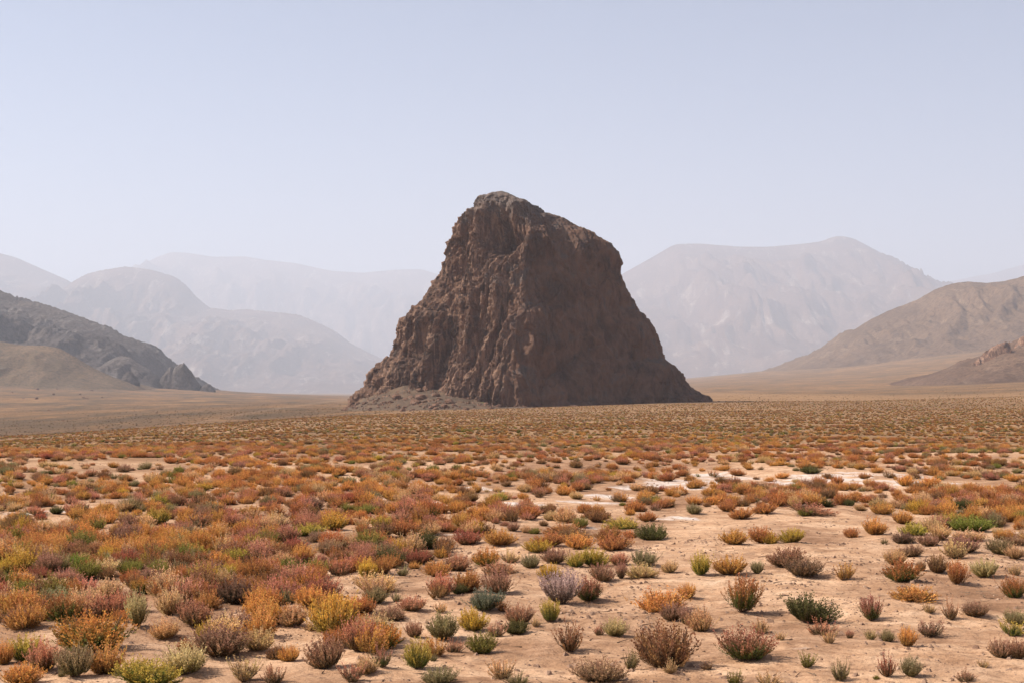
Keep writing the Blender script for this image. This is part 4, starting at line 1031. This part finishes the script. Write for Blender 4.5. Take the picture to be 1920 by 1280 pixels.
def make_scrub():
    rng = np.random.RandomState(5)
    meshes_n = [PROTO[f][i][0] for f in (R, L_) for i in range(4)] + [PROTO[S][i][0] for i in range(2)]
    meshes_f = [shrub_meshes(3000 + i, R if i < 4 else L_, True)[0] for i in range(6)]
    bare = [(1180, 1760, 966, 1010), (560, 1010, 1003, 1020)]
    sh_xy = np.array([s['loc'][:2] for s in SH]); sh_w = np.array([s['wm'] for s in SH])
    def salt_at(x, y):
        v = np.zeros(len(x))
        wb_ = fbm(x * 0.9, y * 0.9, 5.5, 3)
        for (sx, sy, sw, sh) in SALT:
            if sy > 1010: continue
            X0, Y0, _ = on_ground(sx, sy)
            q = ((x - X0) / (sw * Y0 / F)) ** 2 + ((y - Y0) / (sh * Y0 * Y0 / (F * H))) ** 2
            v = np.maximum(v, 1.25 - q + 0.5 * wb_)
        return v
    out = []
    for kind, rings in (('near', [(9.6, 22, 27.0), (22, 34, 14.0), (34, 75, 5.2)]), ('far', [(75, 160, 2.0), (160, 300, 1.1), (300, 520, 0.6), (520, 1000, 0.13)])):
        for (d0, d1, dens) in rings:
            x, y = fill(d0, d1, dens, rng)
            px = 960 + F * x / y; py = YH + F * (H - ground_base(x, y)) / y
            clump = fbm(x * 0.35, y * 0.35, 4.0, 3); broad = fbm(x * 0.06, y * 0.10, 14.0, 2)
            bias = np.interp(px, [500, 1100], [0.45, 0.0]) if kind == 'near' else 0.08
            keep = bias + clump + 0.7 * broad + rng.uniform(-0.55, 0.75, len(x)) > 0.0
            if kind == 'near':
                keep &= (salt_at(x, y) < 0.35) | (rng.rand(len(x)) < 0.10)
                for (a0, a1, b0, b1) in bare:
                    keep &= ~((px > a0) & (px < a1) & (py > b0) & (py < b1))
                keep &= ~((py > 955) & (px > 1200) & (px < 1700))
                # close by, only the belt on the left is this thick
                lim = np.interp(px, [-400, 0, 500, 660, 900, 1250, 1700, 1920, 2300], [1165, 1165, 1135, 1080, 1005, 965, 960, 1045, 1065])
                keep &= (py < lim + 25 * clump) | ((px < 820) & (rng.rand(len(x)) < 0.10) & (clump > 0))
                dm = np.min(np.hypot(x[:, None] - sh_xy[None, :, 0], y[:, None] - sh_xy[None, :, 1]) - 0.42 * sh_w[None], axis=1)
                lm = np.array([q['loc'][:2] for q in marks])       # the plants one can point to stay free in front
                hid = np.zeros(len(x), bool)
                for (mx_, my_), q in zip(lm, marks):
                    hid |= (np.abs(x - mx_ * y / my_) < 0.55 * q['wm']) & (y < my_) & (y > my_ - 2.2)
                keep &= ~hid
                keep &= dm > 0.06
            edge_d = np.interp(px, [-900, 0, 320, 640, 800, 960, 1300, 1600, 1920, 2800], [225, 230, 262, 305, 385, 418, 470, 520, 500, 420])
            keep &= (np.hypot(x, y) < edge_d) | (rng.rand(len(x)) < 0.22)
            keep &= (y < 520) | (px < 660) | (px > 1360)
            keep &= ~((np.abs(px - 1000) < 360) & (y > 428))
            out.append((kind, x[keep], y[keep], px[keep], py[keep]))
    for kind, meshes, label in (('near', meshes_n, 'countless rusty low shrubs filling the middle plain'), ('far', meshes_f, 'countless tiny rusty tufts covering the plain up to the butte')):
        x = np.concatenate([o[1] for o in out if o[0] == kind]); y = np.concatenate([o[2] for o in out if o[0] == kind])
        n = len(x); d = np.hypot(x, y)
        z = ground_z(x, y)
        patch = 1.5 * fbm(x * 0.16, y * 0.16, 21.0, 2)
        P = np.array([.26, .26, .14, .12, .14, .035, .015, .02, .02, .01, .005, .008, .0]) if kind == 'near' else np.array([.22, .26, .18, .04, .16, .07, .03, .01, .03, .01, .0, .0, .0])
        w = P[None] * np.ones((n, 1))
        w[:, 5] *= np.exp(1.8 * patch); w[:, 6] *= np.exp(2.2 * patch); w[:, 9] *= np.exp(1.5 * patch); w[:, 0] *= np.exp(-1.2 * patch); w[:, 3] *= np.exp(-1.5 * patch)
        p2 = 1.5 * fbm(x * 0.22, y * 0.22, 41.0, 2); w[:, 1] *= np.exp(2.0 * p2); w[:, 4] *= np.exp(1.6 * p2); w[:, 7] *= np.exp(-1.6 * p2); w[:, 11] *= np.exp(-1.6 * p2)
        out_ = smooth(0.95, 1.1, d / np.interp(960 + F * x / y, [-900, 0, 320, 640, 800, 960, 1300, 1600, 1920, 2800], [225, 230, 262, 305, 385, 418, 470, 520, 500, 420]))
        w[:, 2] *= 1 + 6 * out_; w[:, 5] *= 1 + 8 * out_; w[:, 1] *= 1 - 0.7 * out_; w[:, 4] *= 1 - 0.9 * out_
        w /= w.sum(1, keepdims=True)
        ci = (rng.rand(n, 1) > np.cumsum(w, 1)).sum(1).clip(0, len(pal) - 1)
        jit = rng.uniform(0.85, 1.15, (n, 3)) * 0.4 + 0.6 * rng.uniform(0.82, 1.18, (n, 1))
        wd = (0.20 + 0.34 * rng.rand(n) ** 1.4) * np.interp(d, [12, 20, 28, 40, 75, 500], [0.86, 0.84, 0.80, 0.82, 0.85, 0.9])
        hh = wd * rng.uniform(0.85, 1.1, n) * np.interp(d, [14, 26, 40], [0.72, 0.58, 0.50])
        jit = jit * (1 - 0.40 * out_[:, None]) * np.interp(d, [45, 110], [1.0, 0.74])[:, None]
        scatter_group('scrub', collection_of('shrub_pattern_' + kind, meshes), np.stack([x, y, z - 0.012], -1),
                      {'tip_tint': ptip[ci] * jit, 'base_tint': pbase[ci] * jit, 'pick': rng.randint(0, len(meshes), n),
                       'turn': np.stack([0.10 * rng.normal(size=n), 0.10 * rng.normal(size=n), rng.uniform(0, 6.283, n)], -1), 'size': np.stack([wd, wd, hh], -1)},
                      label, 'scrub')
        print('scrub', kind, n)
make_scrub()

# clods and small stones lying on the near sand
def make_pebbles():
    rng = np.random.RandomState(8)
    x1, y1 = fill(8.5, 20, 130, rng, 24); x2, y2 = fill(20, 45, 14, rng, 24)
    x = np.concatenate([x1, x2]); y = np.concatenate([y1, y2])
    keep = fbm(x * 0.8, y * 0.8, 33.0, 3) + rng.uniform(-0.5, 0.5, len(x)) > 0.05
    x = x[keep]; y = y[keep]; n = len(x)
    s = 0.010 + 0.034 * rng.rand(n) ** 5
    V = []; Fc = []
    tet = np.array([(1, 0, -.2), (-.2, .95, -.2), (-.9, .1, -.2), (0, -.9, -.2), (.25, .2, .55), (-.35, -.1, .5)])
    tf = np.array([(0, 1, 4), (1, 5, 4), (1, 2, 5), (2, 3, 5), (3, 4, 5), (3, 0, 4)])
    a = rng.uniform(0, 6.283, n); c, q = np.cos(a)[:, None], np.sin(a)[:, None]
    T = tet[None] * rng.uniform(0.65, 1.35, (n, 6, 3)) * s[:, None, None]
    W = np.stack([T[..., 0] * c - T[..., 1] * q, T[..., 0] * q + T[..., 1] * c, T[..., 2]], -1) + np.stack([x, y, ground_z(x, y)], -1)[:, None]
    fc = (tf[None] + 6 * np.arange(n)[:, None, None]).reshape(-1, 3)
    m = Nodes('soil_clod'); rn = m.noise(m.pos(), 3.0, 3)
    mat = m.finish(m.ramp(rn, [(0.35, (0.16, 0.09, 0.058)), (0.65, (0.36, 0.23, 0.155))]), 0.95, None, 0.1)
    tag(obj('pebbles', mesh_from('pebbles', W.reshape(-1, 3), fc, mat, False)), 'small clods and stones scattered over the near sand', 'pebbles', kind='stuff')
    print('pebbles', n)
make_pebbles()

def make_litter():
    rng = np.random.RandomState(18)
    x, y = fill(8.5, 26, 16, rng, 24)
    keep = fbm(x * 0.5, y * 0.5, 53.0, 3) + rng.uniform(-0.5, 0.5, len(x)) > 0.1
    x = x[keep]; y = y[keep]; n = len(x)
    L = 0.04 + 0.16 * rng.rand(n) ** 3; a = rng.uniform(0, 6.283, n); h = 0.003 + 0.003 * rng.rand(n)
    dx, dy = np.cos(a), np.sin(a)
    z0 = ground_z(x, y); x1 = x + L * dx; y1 = y + L * dy; z1 = ground_z(x1, y1) + 0.02 * rng.rand(n)
    V = np.stack([np.stack([x - h * dy, y + h * dx, z0], -1), np.stack([x + h * dy, y - h * dx, z0], -1), np.stack([x, y, z0 + 2 * h], -1), np.stack([x1, y1, z1 + h], -1)], 1)
    tf = np.array([(0, 3, 2), (2, 3, 1), (0, 1, 3)])
    tag(obj('twig_litter', mesh_from('twig_litter', V.reshape(-1, 3), (tf[None] + 4 * np.arange(n)[:, None, None]).reshape(-1, 3), M_TWIG, False)), 'dry broken twigs littering the near sand', 'twigs', kind='stuff')
make_litter()
# ------------------------------------------------------------------ the air
def haze():
    n = Nodes('dusty_air')
    v = n.new('ShaderNodeVolumePrincipled')
    v.inputs['Color'].default_value = (0.855, 0.895, 1.0, 1)
    v.inputs['Density'].default_value = HAZE_DENSITY
    v.inputs['Anisotropy'].default_value = 0.15
    n.link(v.outputs[0], n.out.inputs['Volume'])
    x0, x1, y0, y1, z0, z1 = -25000, 25000, -25000, 25000, -500, 2080
    V = np.array([(x, y, z) for x in (x0, x1) for y in (y0, y1) for z in (z0, z1)])
    Fq = np.array([(0, 1, 3, 2), (4, 6, 7, 5), (0, 4, 5, 1), (2, 3, 7, 6), (0, 2, 6, 4), (1, 5, 7, 3)])
    return tag(obj('haze', mesh_from('haze', V, Fq, n.mat, False)), kind='stuff', label='pale dust haze filling the valley air')
haze()
